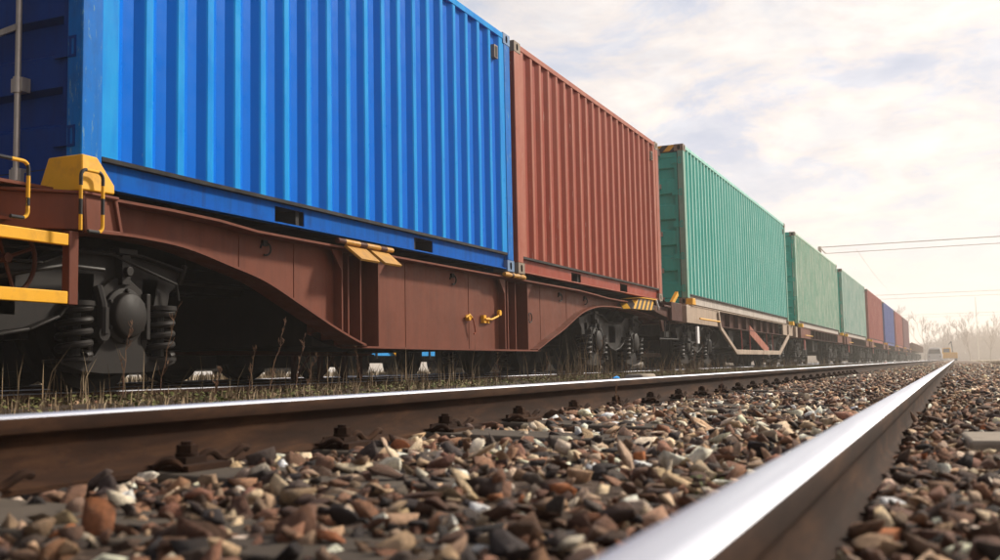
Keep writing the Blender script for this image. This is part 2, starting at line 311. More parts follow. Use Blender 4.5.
# ------------------------------------------------------------------ ground
XT, XN = -5.52, -.935                      # centre lines of the train's track and of the near track
XL, XR = -1.687, -.183                     # the near track's rails
ZL, ZR = -.072, -.116                      # their running surfaces
def terr(x, y):
    x = np.asarray(x, float); y = np.asarray(y, float)
    P = [-400, -60, -30, -19, -17.5, -14, -12.9, -12.2, -8.4, -7.3, -4.45, -3.6, -2.6, -1.95, -1.5, -.35, .0, .9, 1.9, 2.6, 9, 30, 400]
    Z = [-.6, -.5, -.5, -.35, -.30, -.30, -.16, -.14, -.26, -.26, -.165, -.135, -.145, -.225, -.235, -.245, -.25, -.26, -.32, -.36, -.42, -.5, -.6]
    z = np.interp(x, P, Z)
    z = z + .012*np.sin(x*3.1+y*.7)*np.sin(y*1.9-x*1.3) + .006*np.sin(x*11+y*3)*np.sin(y*9.1)
    return z
def grid_ground():
    xs = np.unique(np.concatenate([np.linspace(-400, -40, 19), np.arange(-40, -6, .5), np.arange(-6, 4, .07), np.arange(4, 40, .8), np.linspace(40, 400, 19)]).round(4))
    ys = np.unique(np.concatenate([np.linspace(-60, -2, 15), np.arange(-2, 14, .12), np.arange(14, 60, .5), np.arange(60, 200, 3), np.linspace(200, 1500, 30)]).round(4))
    X, Y = np.meshgrid(xs, ys, indexing='ij'); Z = terr(X, Y)
    nx_, ny_ = X.shape; V = np.stack([X, Y, Z], -1).reshape(-1, 3)
    I = np.arange(nx_*ny_).reshape(nx_, ny_)
    F = np.stack([I[:-1, :-1], I[1:, :-1], I[1:, 1:], I[:-1, 1:]], -1).reshape(-1, 4)
    me = bpy.data.meshes.new('ground'); me.vertices.add(len(V)); me.vertices.foreach_set('co', V.ravel())
    me.loops.add(F.size); me.loops.foreach_set('vertex_index', F.ravel()); me.polygons.add(len(F))
    me.polygons.foreach_set('loop_start', np.arange(0, F.size, 4)); me.update(calc_edges=True); me.shade_smooth()
    m, t, b = newmat('ballast_and_soil'); v = coords(t, world=True)
    sp = t.nodes.new('ShaderNodeSeparateXYZ'); t.links.new(v, sp.inputs[0])
    fine = nz(t, 28, 8, .75, v); coarse = nz(t, 1.6, 6, .65, v)
    st = ramp(t, fine, [(.32, (.035, .025, .02)), (.5, (.13, .085, .06)), (.62, (.26, .19, .14)), (.72, (.5, .43, .36))])
    soil = ramp(t, fine, [(.3, (.04, .028, .02)), (.7, (.13, .09, .06))])
    gr = ramp(t, nz(t, 9, 8, .7, v), [(.3, (.10, .07, .035)), (.5, (.26, .19, .10)), (.7, (.42, .33, .20))])
    # stones on the track beds, straw coloured ground beyond
    xa = ramp_x = t.nodes.new('ShaderNodeMapRange'); xa.inputs[1].default_value = 1.6; xa.inputs[2].default_value = 3.0; t.links.new(sp.outputs[0], xa.inputs[0])
    xb = t.nodes.new('ShaderNodeMapRange'); xb.inputs[1].default_value = -11.2; xb.inputs[2].default_value = -12.2; t.links.new(sp.outputs[0], xb.inputs[0])
    xc = t.nodes.new('ShaderNodeMapRange'); xc.inputs[1].default_value = -1.75; xc.inputs[2].default_value = -2.1; t.links.new(sp.outputs[0], xc.inputs[0])
    c = mixc(t, xc.outputs[0], st, soil)
    c = mixc(t, xa.outputs[0], c, gr); c = mixc(t, xb.outputs[0], c, gr)
    t.links.new(c, b.inputs['Base Color']); b.inputs['Roughness'].default_value = .95; b.inputs['Specular IOR Level'].default_value = .2
    bump(t, b, fine, 1.0, .05)
    me.materials.append(m); o = bpy.data.objects.new('ground', me); C.objects.link(o); o['kind'] = 'structure'
grid_ground()

# crushed stone: angular convex lumps, one uncountable heap
def hull_variants(n, pts=9, flat=.44, sub=False):
    out = []
    for k in range(n):
        bm = bmesh.new()
        for i in range(pts+rng.integers(0, 4)):
            d = rng.normal(size=3); d /= np.linalg.norm(d); d *= rng.uniform(.8, 1.15)
            bm.verts.new((d[0]*rng.uniform(.9, 1), d[1]*.8, d[2]*flat))
        r = bmesh.ops.convex_hull(bm, input=bm.verts[:])
        bmesh.ops.delete(bm, geom=[g for g in r['geom_interior'] if isinstance(g, bmesh.types.BMVert)], context='VERTS')
        bmesh.ops.triangulate(bm, faces=bm.faces[:])
        if sub:
            bmesh.ops.subdivide_edges(bm, edges=bm.edges[:], cuts=1, use_grid_fill=True); bmesh.ops.triangulate(bm, faces=bm.faces[:])
            for v in bm.verts: v.co *= 1+rng.normal(0, .035)
        bm.verts.index_update()
        V = np.array([v.co[:] for v in bm.verts]); F = np.array([[v.index for v in f.verts] for f in bm.faces]); bm.free(); out.append((V, F))
    return out
HV = hull_variants(40); HV_FINE = hull_variants(40, sub=True)
def rotmats(n, tilt=.6):
    a = rng.uniform(0, 2*np.pi, n); bx = rng.normal(0, tilt, n); by = rng.normal(0, tilt, n)
    ca, sa = np.cos(a), np.sin(a); Rz = np.zeros((n, 3, 3)); Rz[:, 0, 0] = ca; Rz[:, 0, 1] = -sa; Rz[:, 1, 0] = sa; Rz[:, 1, 1] = ca; Rz[:, 2, 2] = 1
    Rx = np.zeros((n, 3, 3)); Rx[:, 0, 0] = 1; Rx[:, 1, 1] = np.cos(bx); Rx[:, 1, 2] = -np.sin(bx); Rx[:, 2, 1] = np.sin(bx); Rx[:, 2, 2] = np.cos(bx)
    Ry = np.zeros((n, 3, 3)); Ry[:, 1, 1] = 1; Ry[:, 0, 0] = np.cos(by); Ry[:, 0, 2] = np.sin(by); Ry[:, 2, 0] = -np.sin(by); Ry[:, 2, 2] = np.cos(by)
    return Rx@Ry@Rz
PAL = np.array([(.19, .098, .060), (.10, .055, .038), (.25, .14, .088), (.055, .042, .040), (.085, .062, .052), (.028, .023, .024), (.28, .19, .125), (.44, .32, .21), (.62, .50, .37), (.85, .78, .66), (.36, .14, .06)])
PW = np.array([.16, .16, .13, .08, .09, .09, .10, .08, .06, .04, .015]); PW = PW/PW.sum()
def stones(name, P, S, colw, mat, label, white=None, HV=HV):
    n = len(P); which = rng.integers(0, len(HV), n); Rm = rotmats(n, .45); ci = rng.choice(len(PAL), n, p=colw)
    if white is not None: ci[white] = rng.choice([7, 8, 9, 9], white.sum())
    col = np.array([1.24, 1.14, 1.04])*PAL[ci]*rng.uniform(.55, 1.45, (n, 1))*rng.normal(1, .035, (n, 3))
    Vs, Fs, Cs, k = [], [], [], 0
    an = rng.uniform(.7, 1.35, (n, 3)); an[:, 0] *= 1.15
    for w in range(len(HV)):
        idx = np.nonzero(which == w)[0]
        if not len(idx): continue
        V, F = HV[w]; W = np.einsum('nij,nvj->nvi', Rm[idx], V[None]*(an[idx]*S[idx, None])[:, None, :])+P[idx, None]
        nv = len(V); Fi = F[None]+(np.arange(len(idx))*nv)[:, None, None]+k
        Vs.append(W.reshape(-1, 3)); Fs.append(Fi.reshape(-1, 3)); Cs.append(np.repeat(col[idx], nv, 0)); k += nv*len(idx)
    V = np.concatenate(Vs); F = np.concatenate(Fs); Cc = np.concatenate(Cs)
    me = bpy.data.meshes.new(name); me.vertices.add(len(V)); me.vertices.foreach_set('co', V.ravel())
    me.loops.add(F.size); me.loops.foreach_set('vertex_index', F.ravel().astype(np.int32)); me.polygons.add(len(F))
    me.polygons.foreach_set('loop_start', np.arange(0, F.size, 3)); me.update(calc_edges=True)
    a = me.color_attributes.new('tone', 'FLOAT_COLOR', 'POINT'); a.data.foreach_set('color', np.concatenate([Cc.clip(0, 1), np.ones((len(Cc), 1))], 1).ravel().astype(np.float32))
    me.materials.append(mat); o = bpy.data.objects.new(name, me); C.objects.link(o)
    tag(o, label, 'ballast', kind='stuff'); return o
def stone_mat():
    m, t, b = newmat('crushed_stone'); a = t.nodes.new('ShaderNodeAttribute'); a.attribute_name = 'tone'; v = coords(t, world=True)
    c = mixc(t, ramp(t, nz(t, 34, 6, .7, v), [(.4, .0), (.75, .8)]), a.outputs['Color'], mixc(t, .5, a.outputs['Color'], (.07, .045, .035)))
    d = ramp(t, nz(t, 120, 5, .7, v), [(.3, .7), (.7, 1.25)]); c = mixc(t, 1., c, d, 'MULTIPLY')
    t.links.new(c, b.inputs['Base Color']); b.inputs['Roughness'].default_value = .85; b.inputs['Specular IOR Level'].default_value = .35
    bump(t, b, nz(t, 45, 8, .8, v), 1.0, .012); return m
M['stone'] = stone_mat()
def scatter(x0, x1, y0, y1, n, smin, smax, up=.0, sd=.008):
    x = rng.uniform(x0, x1, n); y = rng.uniform(y0, y1, n); s = rng.uniform(smin, smax, n)
    z = terr(x, y)+up+rng.normal(0, sd, n)
    keep = (np.abs(x-XL) > .068) & (np.abs(x-XR) > .045)
    return np.stack([x, y, z], 1)[keep], s[keep]
parts = [scatter(XL, XR, .45, 5, 10500, .014, .029, -.004, .010), scatter(XL, XR, .45, 5, 1300, .028, .044, .006, .010),
         scatter(XL, XR, 5, 14, 11500, .018, .034, -.004, .011), scatter(XL, XR, 14, 40, 9000, .03, .05, -.012), scatter(XL, XR, 40, 110, 5000, .045, .07, -.03)]
parts += [scatter(XR, 1.9, .3, 5, 5600, .018, .034, .012), scatter(XR, 1.9, .3, 5, 4400, .020, .036, -.004), scatter(XR+.04, XR+.25, .3, 8, 2600, .014, .026, .006), scatter(XL, XL+.5, .8, 2.6, 420, .016, .03, .004), scatter(XR, 2.2, 5, 16, 9000, .024, .042, -.006), scatter(XR, 2.4, 16, 60, 8000, .04, .06, -.02)]
parts += [scatter(-2.15, XL, .8, 14, 4200, .018, .034, -.01), scatter(-2.2, XL, 14, 60, 2500, .03, .05, -.02)]
P = np.concatenate([p[0] for p in parts]); S = np.concatenate([p[1] for p in parts])
# a paler patch of fresh stone lies between the rails about five metres out
wht = (rng.uniform(size=len(P)) < .05+.32*np.exp(-((P[:, 1]-4.6)/2.0)**2)*(P[:, 0] > XL+.1)*(P[:, 0] < -.35))
# leave a few sleepers bare
k = (P[:, 0] > .04) & (P[:, 0] < .84) & (P[:, 1] > 3.02) & (P[:, 1] < 3.34); P, S, wht = P[~k], S[~k], wht[~k]
for s0, x0, x1 in ((1.885, -1.25, -.5), (5.135, -1.5, -.5), (5.785, -1.4, -.5), (3.185, .05, .6), (7.735, -1.4, .5), (9.03, -1.4, .8), (12.3, -1.4, .8)):
    k = (np.abs(P[:, 1]-s0) < .10) & (P[:, 0] > x0) & (P[:, 0] < x1) & (rng.uniform(size=len(P)) < .80); P, S, wht = P[~k], S[~k], wht[~k]
nr = P[:, 1] < 7
stones('ballast', P[nr], S[nr], PW, M['stone'], 'loose brown, grey and white crushed stone around the nearest stretch of rails', wht[nr], HV_FINE)
stones('ballast', P[~nr], S[~nr], PW, M['stone'], 'crushed stone between the near rails further down the line', wht[~nr])
pb = [scatter(-7.2, -3.9, 2, 25, 9000, .022, .038, -.01), scatter(-11.4, -8.4, 5, 40, 7000, .03, .045, -.01)]
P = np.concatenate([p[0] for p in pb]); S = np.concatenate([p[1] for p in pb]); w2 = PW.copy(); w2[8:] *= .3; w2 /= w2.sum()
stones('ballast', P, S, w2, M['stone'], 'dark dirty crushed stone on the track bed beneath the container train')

# ------------------------------------------------------------------ rails, sleepers, fastenings
def rail_profile():
    right = [(.0625, 0), (.0625, .010), (.045, .016), (.018, .026), (.009, .040), (.008, .095), (.013, .106), (.033, .113), (.0345, .119), (.0355, .136), (.033, .143), (.026, .1475), (.012, .149)]
    return right+[(-a, b) for a, b in right[::-1]]
def rail(x, ztop, y0, y1, label, group=None):
    pr = rail_profile(); n = len(pr); ys = [y0]+[y for y in np.arange(math.ceil(y0/6)*6+.01, y1, 6)]+[y1]; mb = MB()
    for y in ys:
        for a, b in pr: mb.v.append((x+a, y, ztop-.149+b))
    for i in range(len(ys)-1):
        for j in range(n):
            k = (j+1) % n; mb.f.append((i*n+j, (i+1)*n+j, (i+1)*n+k, i*n+k)[::-1]); zt = min(pr[j][1], pr[k][1]); mb.m.append(1 if zt > .1425 else 0)
    mb.f.append(tuple(range(n))[::-1]); mb.m.append(0); mb.f.append(tuple((len(ys)-1)*n+j for j in range(n))); mb.m.append(0)
    o = mb.build('rail', [M['rail_side'], M['rail_top']], None, (x, y0, ztop-.149), angle=.9)
    return tag(o, label, 'rail', group)
rL = rail(XL, ZL, -1.5, 260, 'far rail of the near track, rust brown side with a shiny top')
rR = rail(XR, ZR, .18, 260, 'nearest rail, blurred white polished top running from the bottom edge to the horizon')
for x, lab in ((-4.77, 'near rail under the container train, mostly hidden by weeds'), (-6.27, 'far rail under the container train wheels')):
    rail(x, -.092, -8, 260, lab)
for x, lab in ((-9.25, 'near rail of the second track, glimpsed behind the train wheels'), (-10.75, 'far rail of the second track behind the train')):
    rail(x, -.10, 0, 200, lab)
for x, lab in ((-14.6, 'near rail of the third track under the blue wagon'), (-16.1, 'far rail of the third track under the blue wagon')):
    rail(x, -.16, 0, 200, lab)
def sleeper_mesh(w=1.30):
    mb = MB(); mb.box(-w, w, -.125, .125, -.15, 0); return mb
sl0 = None
def sleepers(xc, zt, s0, step, n, label, group):
    global sl0
    for k in range(n):
        if sl0 is None:
            sl0 = sleeper_mesh().build('sleeper', M['wood'], None, bevel=.012); o = sl0
        else: o = sl0.copy(); C.objects.link(o)
        o.location = (xc+random.uniform(-.02, .02), s0+step*k, zt+random.uniform(-.004, .004)); o.rotation_euler = (0, 0, random.uniform(-.012, .012))
        lab = label
        if xc == XN and k < 16: lab = ['nearest', 'second', 'third', 'fourth', 'fifth', 'sixth', 'seventh', 'eighth', 'ninth', 'tenth', 'eleventh', 'twelfth', 'thirteenth', 'fourteenth', 'fifteenth', 'sixteenth'][k]+' sleeper of the near track counted from the camera, half buried in stone'
        tag(o, lab, 'sleeper', group)
sleepers(XN, -.230, .585, .65, 84, 'distant weathered sleeper of the near track, almost hidden by stone', 'sleepers of the near track')
sleepers(XT, -.246, .6, .65, 60, 'dark sleeper under the container train', 'sleepers under the container train')
for o in [o for o in C.objects if o.get('group') == 'sleepers of the near track']:
    # the far rail stands a little higher than the near one
    o.rotation_euler.y = math.atan2(ZL-ZR, XR-XL)
# fastenings: ribbed plate, clamp, bolt and a bent spring clip at every sleeper
def fastening(parent, x, s, z, side):
    mb = MB(); 
    mb.box(x+side*.045, x+side*.155, s-.075, s+.075, z+.004, z+.022)
    mb.box(x+side*.045, x+side*.115, s-.035, s+.035, z+.022, z+.036)
    mb.tube([(x+side*.088, s, z+.036), (x+side*.088, s, z+.044)], .026, 14)
    mb.tube([(x+side*.088, s, z+.044), (x+side*.088, s, z+.062)], .024, 6)
    mb.tube([(x+side*.088, s, z+.062), (x+side*.088, s, z+.070)], .014, 10)
    pts = []
    for k in range(15):
        a = k/14*math.pi*1.5-.4; pts.append((x+side*(.105+.030*math.cos(a)), s-.085-.026*math.sin(a)+k*.001, z+.026+.008*math.sin(a*2)))
    mb.tube(pts, .0085, 7)
    pts = [(x+side*(.082+.004*math.sin(k*.9)), s+.05+k*.016, z+.030+.012*math.sin(k*.8)) for k in range(12)]
    mb.tube(pts, .009, 7)
    return mb.build('rail_fastening', M['rail_side'], parent)
f0 = {}
for (rl, x, zt) in ((rL, XL, ZL), (rR, XR, ZR)):
    for k in range(28):
        s = 1.885+.65*(k-1)
        if zt == ZR and s < 1.5: continue
        for side in (1, -1):
            if zt == ZR and side == 1: continue
            if zt == ZL and side == -1 and k > 12: continue
            key = (zt, side)
            if key not in f0: f0[key] = (fastening(rl, x, s, zt-.149, side), s)
            else:
                o = f0[key][0].copy(); C.objects.link(o); o.parent = rl; o.location.y += s-f0[key][1]

# ------------------------------------------------------------------ containers (origin: near bottom corner, +y along the train, body towards -x)
W = 2.438
def corr_wall(mb, L_, z0, z1, xo, depth, pitch, outward=1, y0=.15):
    n = int(round((L_-2*y0-.06)/pitch)); a = y0; pts = [(a, 0)]; rest = (L_-2*y0)-n*pitch; y = a+rest/2
    fo, fi, sp = .19*pitch, .31*pitch, .25*pitch
    pts.append((y, 0))
    for k in range(n):
        q = y+k*pitch; pts += [(q+fo*.5, 0), (q+fo*.5+sp, 1), (q+fo*.5+fi+sp, 1), (q+fo*.5+fi+2*sp, 0)]
    pts.append((L_-y0, 0))
    k0 = len(mb.v)
    for (yy, d) in pts:
        d = d*(1+random.uniform(-.05, .05))+random.uniform(-.02, .02); mb.v += [(xo-outward*depth*d, yy, z0), (xo-outward*depth*d, yy, z1)]
    for i in range(len(pts)-1):
        q = (k0+2*i, k0+2*i+2, k0+2*i+3, k0+2*i+1); mb.f.append(q if outward > 0 else q[::-1]); mb.m.append(0)
def castings(mb, x, y, z, sx, sy):
    # x, y: outer corner; sx, sy point inwards. hollow ISO corner casting with slots in side and end faces
    w, l, h = .162, .178, .118
    x1, y1 = x+sx*w, y+sy*l; o = .003
    ya, yb = sorted((y-sy*o, y1))
    mb.plate_hole(ya, yb, z, z+h, x-sx*o, .06, .027, .040, 0, 1, -sx)
    # back volume with end slot drawn by rotating the same plate
    k = len(mb.v); tmp = MB(); xa, xb = sorted((x-sx*o, x1)); tmp.plate_hole(xa, xb, z, z+h, -(y-sy*o)*1.0, .06, .027, .040, 0, 1, 1)
    vv = [(p[1], -p[0]*1.0 if sy > 0 else -p[0], p[2]) for p in tmp.v]
    if sy < 0:
        yy = y-sy*o; vv = [(p[1], yy-( -p[0]-yy)*1.0 if False else 2*yy-(-p[0]) if abs(-p[0]-yy) > 1e-6 else yy, p[2]) for p in tmp.v]
    for p in vv: mb.v.append(p)
    for f, m in zip(tmp.f, tmp.m): mb.f.append(tuple(i+k for i in f)); mb.m.append(m)
    mb.add([(x-sx*o, y-sy*o, z), (x1, y-sy*o, z), (x1, y1, z), (x-sx*o, y1, z), (x-sx*o, y-sy*o, z+h), (x1, y-sy*o, z+h), (x1, y1, z+h), (x-sx*o, y1, z+h)], [(0,3,2,1), (4,5,6,7), (1,2,6,5), (2,3,7,6)], 0)
def container(L_, H, pitch, m, mdoor, mcast, label, loc, name='shipping_container', pockets=True, mrail=None, mtop=None, header=None, bars='full', grooves=5, mpost=None):
    t = thing(name, label, 'container', loc); X0, Y0, Z0 = loc
    def B(mb, nm, mat, bev=0, parent=t, **k):
        mb.v = [(p[0]+X0, p[1]+Y0, p[2]+Z0) for p in mb.v]; return mb.build(nm, mat, parent, bevel=bev, **k)
    mpost = mpost or m
    w = MB(); corr_wall(w, L_, .195, H-.075, -.006, .036, pitch, 1); B(w, 'side_wall', m, smooth=False)
    w = MB(); corr_wall(w, L_, .195, H-.075, -W+.006, .038, pitch, -1); B(w, 'side_wall', m, smooth=False)
    # bottom side rails with fork pockets, black lip above painted in for the shadow band
    for sx in (0, 1):
        r = MB(); xa = (lambda d: -d if sx == 0 else -W+d); cs = [L_/2-1.03, L_/2+1.03] if pockets else []
        seg = []; y = .178
        for c_ in cs: seg.append((y, c_-.18)); y = c_+.18
        seg.append((y, L_-.178))
        for a, b in seg: r.box(xa(.040), xa(.048), a, b, .030, .172); r.box(xa(.008), xa(.075), a, b, .020, .030)
        for c_ in cs:
            r.box(xa(.040), xa(.048), c_-.18, c_+.18, .148, .172); r.box(xa(.008), xa(.060), c_-.18, c_+.18, .020, .032)
            for e in (-.184, .176): r.box(xa(.049), xa(.5), c_+e, c_+e+.008, .034, .148, 1)
            r.box(xa(.049), xa(.5), c_-.176, c_+.176, .1485, .156, 1); r.box(xa(.062), xa(.5), c_-.176, c_+.176, .026, .0335, 1); r.box(xa(.48), xa(.5), c_-.176, c_+.176, .034, .148, 1)
        r.box(xa(.002), xa(.060), .158, L_-.158, .172, .196, 1); B(r, 'bottom_rail', [mrail or m, M['hole_and_lip_shade']])
    for sx in (0, 1):
        r = MB(); xa = (lambda d: -d if sx == 0 else -W+d); r.box(xa(.0), xa(.06), .16, L_-.16, H-.075, H-.012); B(r, 'top_rail', mtop or m, .004)
    for sx in (0, 1):
        for sy in (0, 1):
            xa = (lambda d: -d if sx == 0 else -W+d); ya = (lambda d: d if sy == 0 else L_-d)
            p = MB(); p.box(xa(0), xa(.11), ya(0), ya(.155), .118, H-.118); B(p, 'corner_post', mpost, .008)
            for z in (0, H-.118):
                c_ = MB(); castings(c_, 0 if sx == 0 else -W, 0 if sy == 0 else L_, z, -1 if sx == 0 else 1, 1 if sy == 0 else -1); B(c_, 'corner_casting', [mcast, M['hole_and_lip_shade']], smooth=False)
    rf = MB(); k = 0; n = int((L_-.3)/.21)      # roof with shallow cross corrugations
    pts = []; y = .08; 
    for i in range(n): q = .15+i*(L_-.3)/n; pts += [(q, H-.030), (q+.06, H-.030), (q+.085, H-.014), (q+.15, H-.014), (q+.175, H-.030)]
    for i in range(len(pts)-1): rf.add([(-.06, *pts[i]), (-.06, *pts[i+1]), (-W+.06, *pts[i+1]), (-W+.06, *pts[i])], [(0, 1, 2, 3)])
    rf.box(-.165, -W+.165, .101, .15, H-.11, H-.014); rf.box(-.165, -W+.165, L_-.15, L_, H-.11, H-.014); B(rf, 'roof', m)
    fl = MB(); fl.box(-.06, -W+.06, .05, L_-.05, .17, .19)
    for i in range(int(L_/.6)): fl.box(-.06, -W+.06, .3+i*.6, .34+i*.6, .03, .169)
    B(fl, 'floor', M['hole_and_lip_shade'])
    # far end wall
    e = MB(); ew = MB(); corr_wall(ew, W, .12, H-.12, 0, .04, .25, 1, .12)
    e.v = [(p[1]-W, L_-.01+p[0], p[2]) for p in ew.v]; e.f = ew.f; e.m = ew.m
    e.box(-.165, -W+.165, L_-.06, L_-.002, .01, .13); B(e, 'end_wall', m)
    # door end
    dz0, dz1 = .13, H-.135
    hd = MB(); hd.box(-.165, -W+.165, .004, .10, H-.118, H-.002); B(hd, 'door_header', header or mdoor, .004)
    sill = MB(); sill.box(-.165, -W+.165, .004, .12, .01, .118); B(sill, 'door_sill', mdoor, .004)
    for sd_ in (0, 1):
        x0, x1 = (-.118, -W/2+.006) if sd_ == 0 else (-W/2-.006, -W+.118)
        d = MB(); y = .05; gp = (dz1-dz0-.3)/grooves
        lo, hi = min(x0, x1), max(x0, x1)
        line = [(y, dz0)]
        for g in range(grooves):
            zc = dz0+.15+gp*(g+.5); line += [(y, zc-.11), (y+.05, zc-.085), (y+.05, zc+.085), (y, zc+.11)]
        line.append((y, dz1))
        for i in range(len(line)-1):
            a, b = line[i], line[i+1]; d.add([(hi-.06, a[0], a[1]), (hi-.06, b[0], b[1]), (lo+.06, b[0], b[1]), (lo+.06, a[0], a[1])], [(0, 1, 2, 3)])
        for a, b in ((lo, lo+.06), (hi-.06, hi)): d.box(a, b, y-.012, y+.04, dz0, dz1)
        d.box(lo+.06, hi-.06, y-.012, y+.04, dz0-.0, dz0+.09); d.box(lo+.06, hi-.06, y-.012, y+.04, dz1-.09, dz1)
        door = B(d, 'door', mdoor, smooth=False)
        g = MB()
        for a, b in ((lo-.008, lo+.004), (hi-.004, hi+.008)): g.box(a, b, y-.02, y+.03, dz0-.008, dz1+.008)
        g.box(lo, hi, y-.02, y+.03, dz1, dz1+.012); g.box(lo, hi, y-.02, y+.03, dz0-.012, dz0); B(g, 'gasket', M['rubber'], parent=door)
        for f_ in (.30, .72):
            xb = hi-.02-(hi-lo)*f_ if sd_ == 0 else lo+.02+(hi-lo)*f_
            lb = MB(); lb.tube([(xb, -.012, .04), (xb, -.012, H-.05)], .0175, 12)
            for z in (.10, .62, 1.28, H-.75, H-.14):
                lb.box(xb-.045, xb+.045, -.02, .036, z-.04, z+.04); lb.tube([(xb, -.012, z-.045), (xb, -.012, z+.045)], .026, 12)
            lb.box(xb-.03, xb+.03, -.03, .0, .035, .075); lb.box(xb-.03, xb+.03, -.03, .0, H-.09, H-.05)
            zh = .95; lb.bar((xb, -.03, zh), (xb-(.42 if sd_ == 0 else -.42), -.035, zh-.06), .012, .035); B(lb, 'locking_bar', M['galv'], parent=door)
        for i in range(5):
            zc = dz0+.16+(dz1-dz0-.32)*i/4; hg = MB(); xh = hi if sd_ == 0 else lo; s_ = 1 if sd_ == 0 else -1
            hg.box(xh-s_*.11, xh+s_*.015, .018, .034, zc-.045, zc+.045); hg.tube([(xh+s_*.03, .012, zc-.055), (xh+s_*.03, .012, zc+.055)], .016, 10)
            hg.box(xh+s_*.02, xh+s_*.075, -.004, .028, zc-.06, zc-.045); hg.box(xh+s_*.02, xh+s_*.075, -.004, .028, zc+.045, zc+.06); hg.box(xh+s_*.062, xh+s_*.075, -.006, .028, zc-.045, zc+.045)
            B(hg, 'hinge', mdoor, parent=door)
    # small ventilator near the top far corner
    vb = MB()
    vb.box(-.046, .004, L_-.42, L_-.33, H-.34, H-.20); vb.box(.004, .0065, L_-.405, L_-.345, H-.33, H-.215, 1); B(vb, 'ventilator', [M['cast'], M['hole_and_lip_shade']], .003)
    return t
XC = -4.303
container(6.058, 2.591, .278, M['blue'], M['blue_door_shaded'], M['blue_cast'], 'bright blue corrugated container nearest the camera, doors at its left end', (XC, 4.2025, 1.0212), mrail=M['blue_rail_shaded'], mpost=M['blue_post'])
container(6.058, 2.591, .278, M['red'], M['red'], M['cast'], 'brick red corrugated container directly behind the bright blue one', (XC, 10.387, 1.0212))
container(12.192, 2.896, .278, M['teal'], M['teal_door'], M['cast'], 'teal long container with green doors and a yellow and black striped header', (XC, 18.222, 1.0595), pockets=False, mrail=M['rail_grey'], header=M['stripe_top'], mpost=M['pale_post'])
PITCH = 14.18
far = [('palegreen', 'cast', 'faded pale green long container right behind the teal striped one'), ('paleteal', 'cast', 'faded blue green container between the pale green and the far red one'),
       ('red2', 'cast', 'worn red container ahead of the dark blue one, far down the train'), ('blue2', 'cast', 'dark blue container between two far red ones'),
       ('red2', 'cast', 'small red container beyond the dark blue one'), ('purple', 'cast', 'dark maroon container, last one of the train')]
for k, (mm, mc, lab) in enumerate(far):
    container(12.192, 2.896-.0, .278, M[mm], M['teal_door'] if k < 2 else M[mm], M[mc], lab, (XC, 18.222+PITCH*(k+1), 1.0595), pockets=False, mrail=M['rail_grey'] if k < 2 else None)

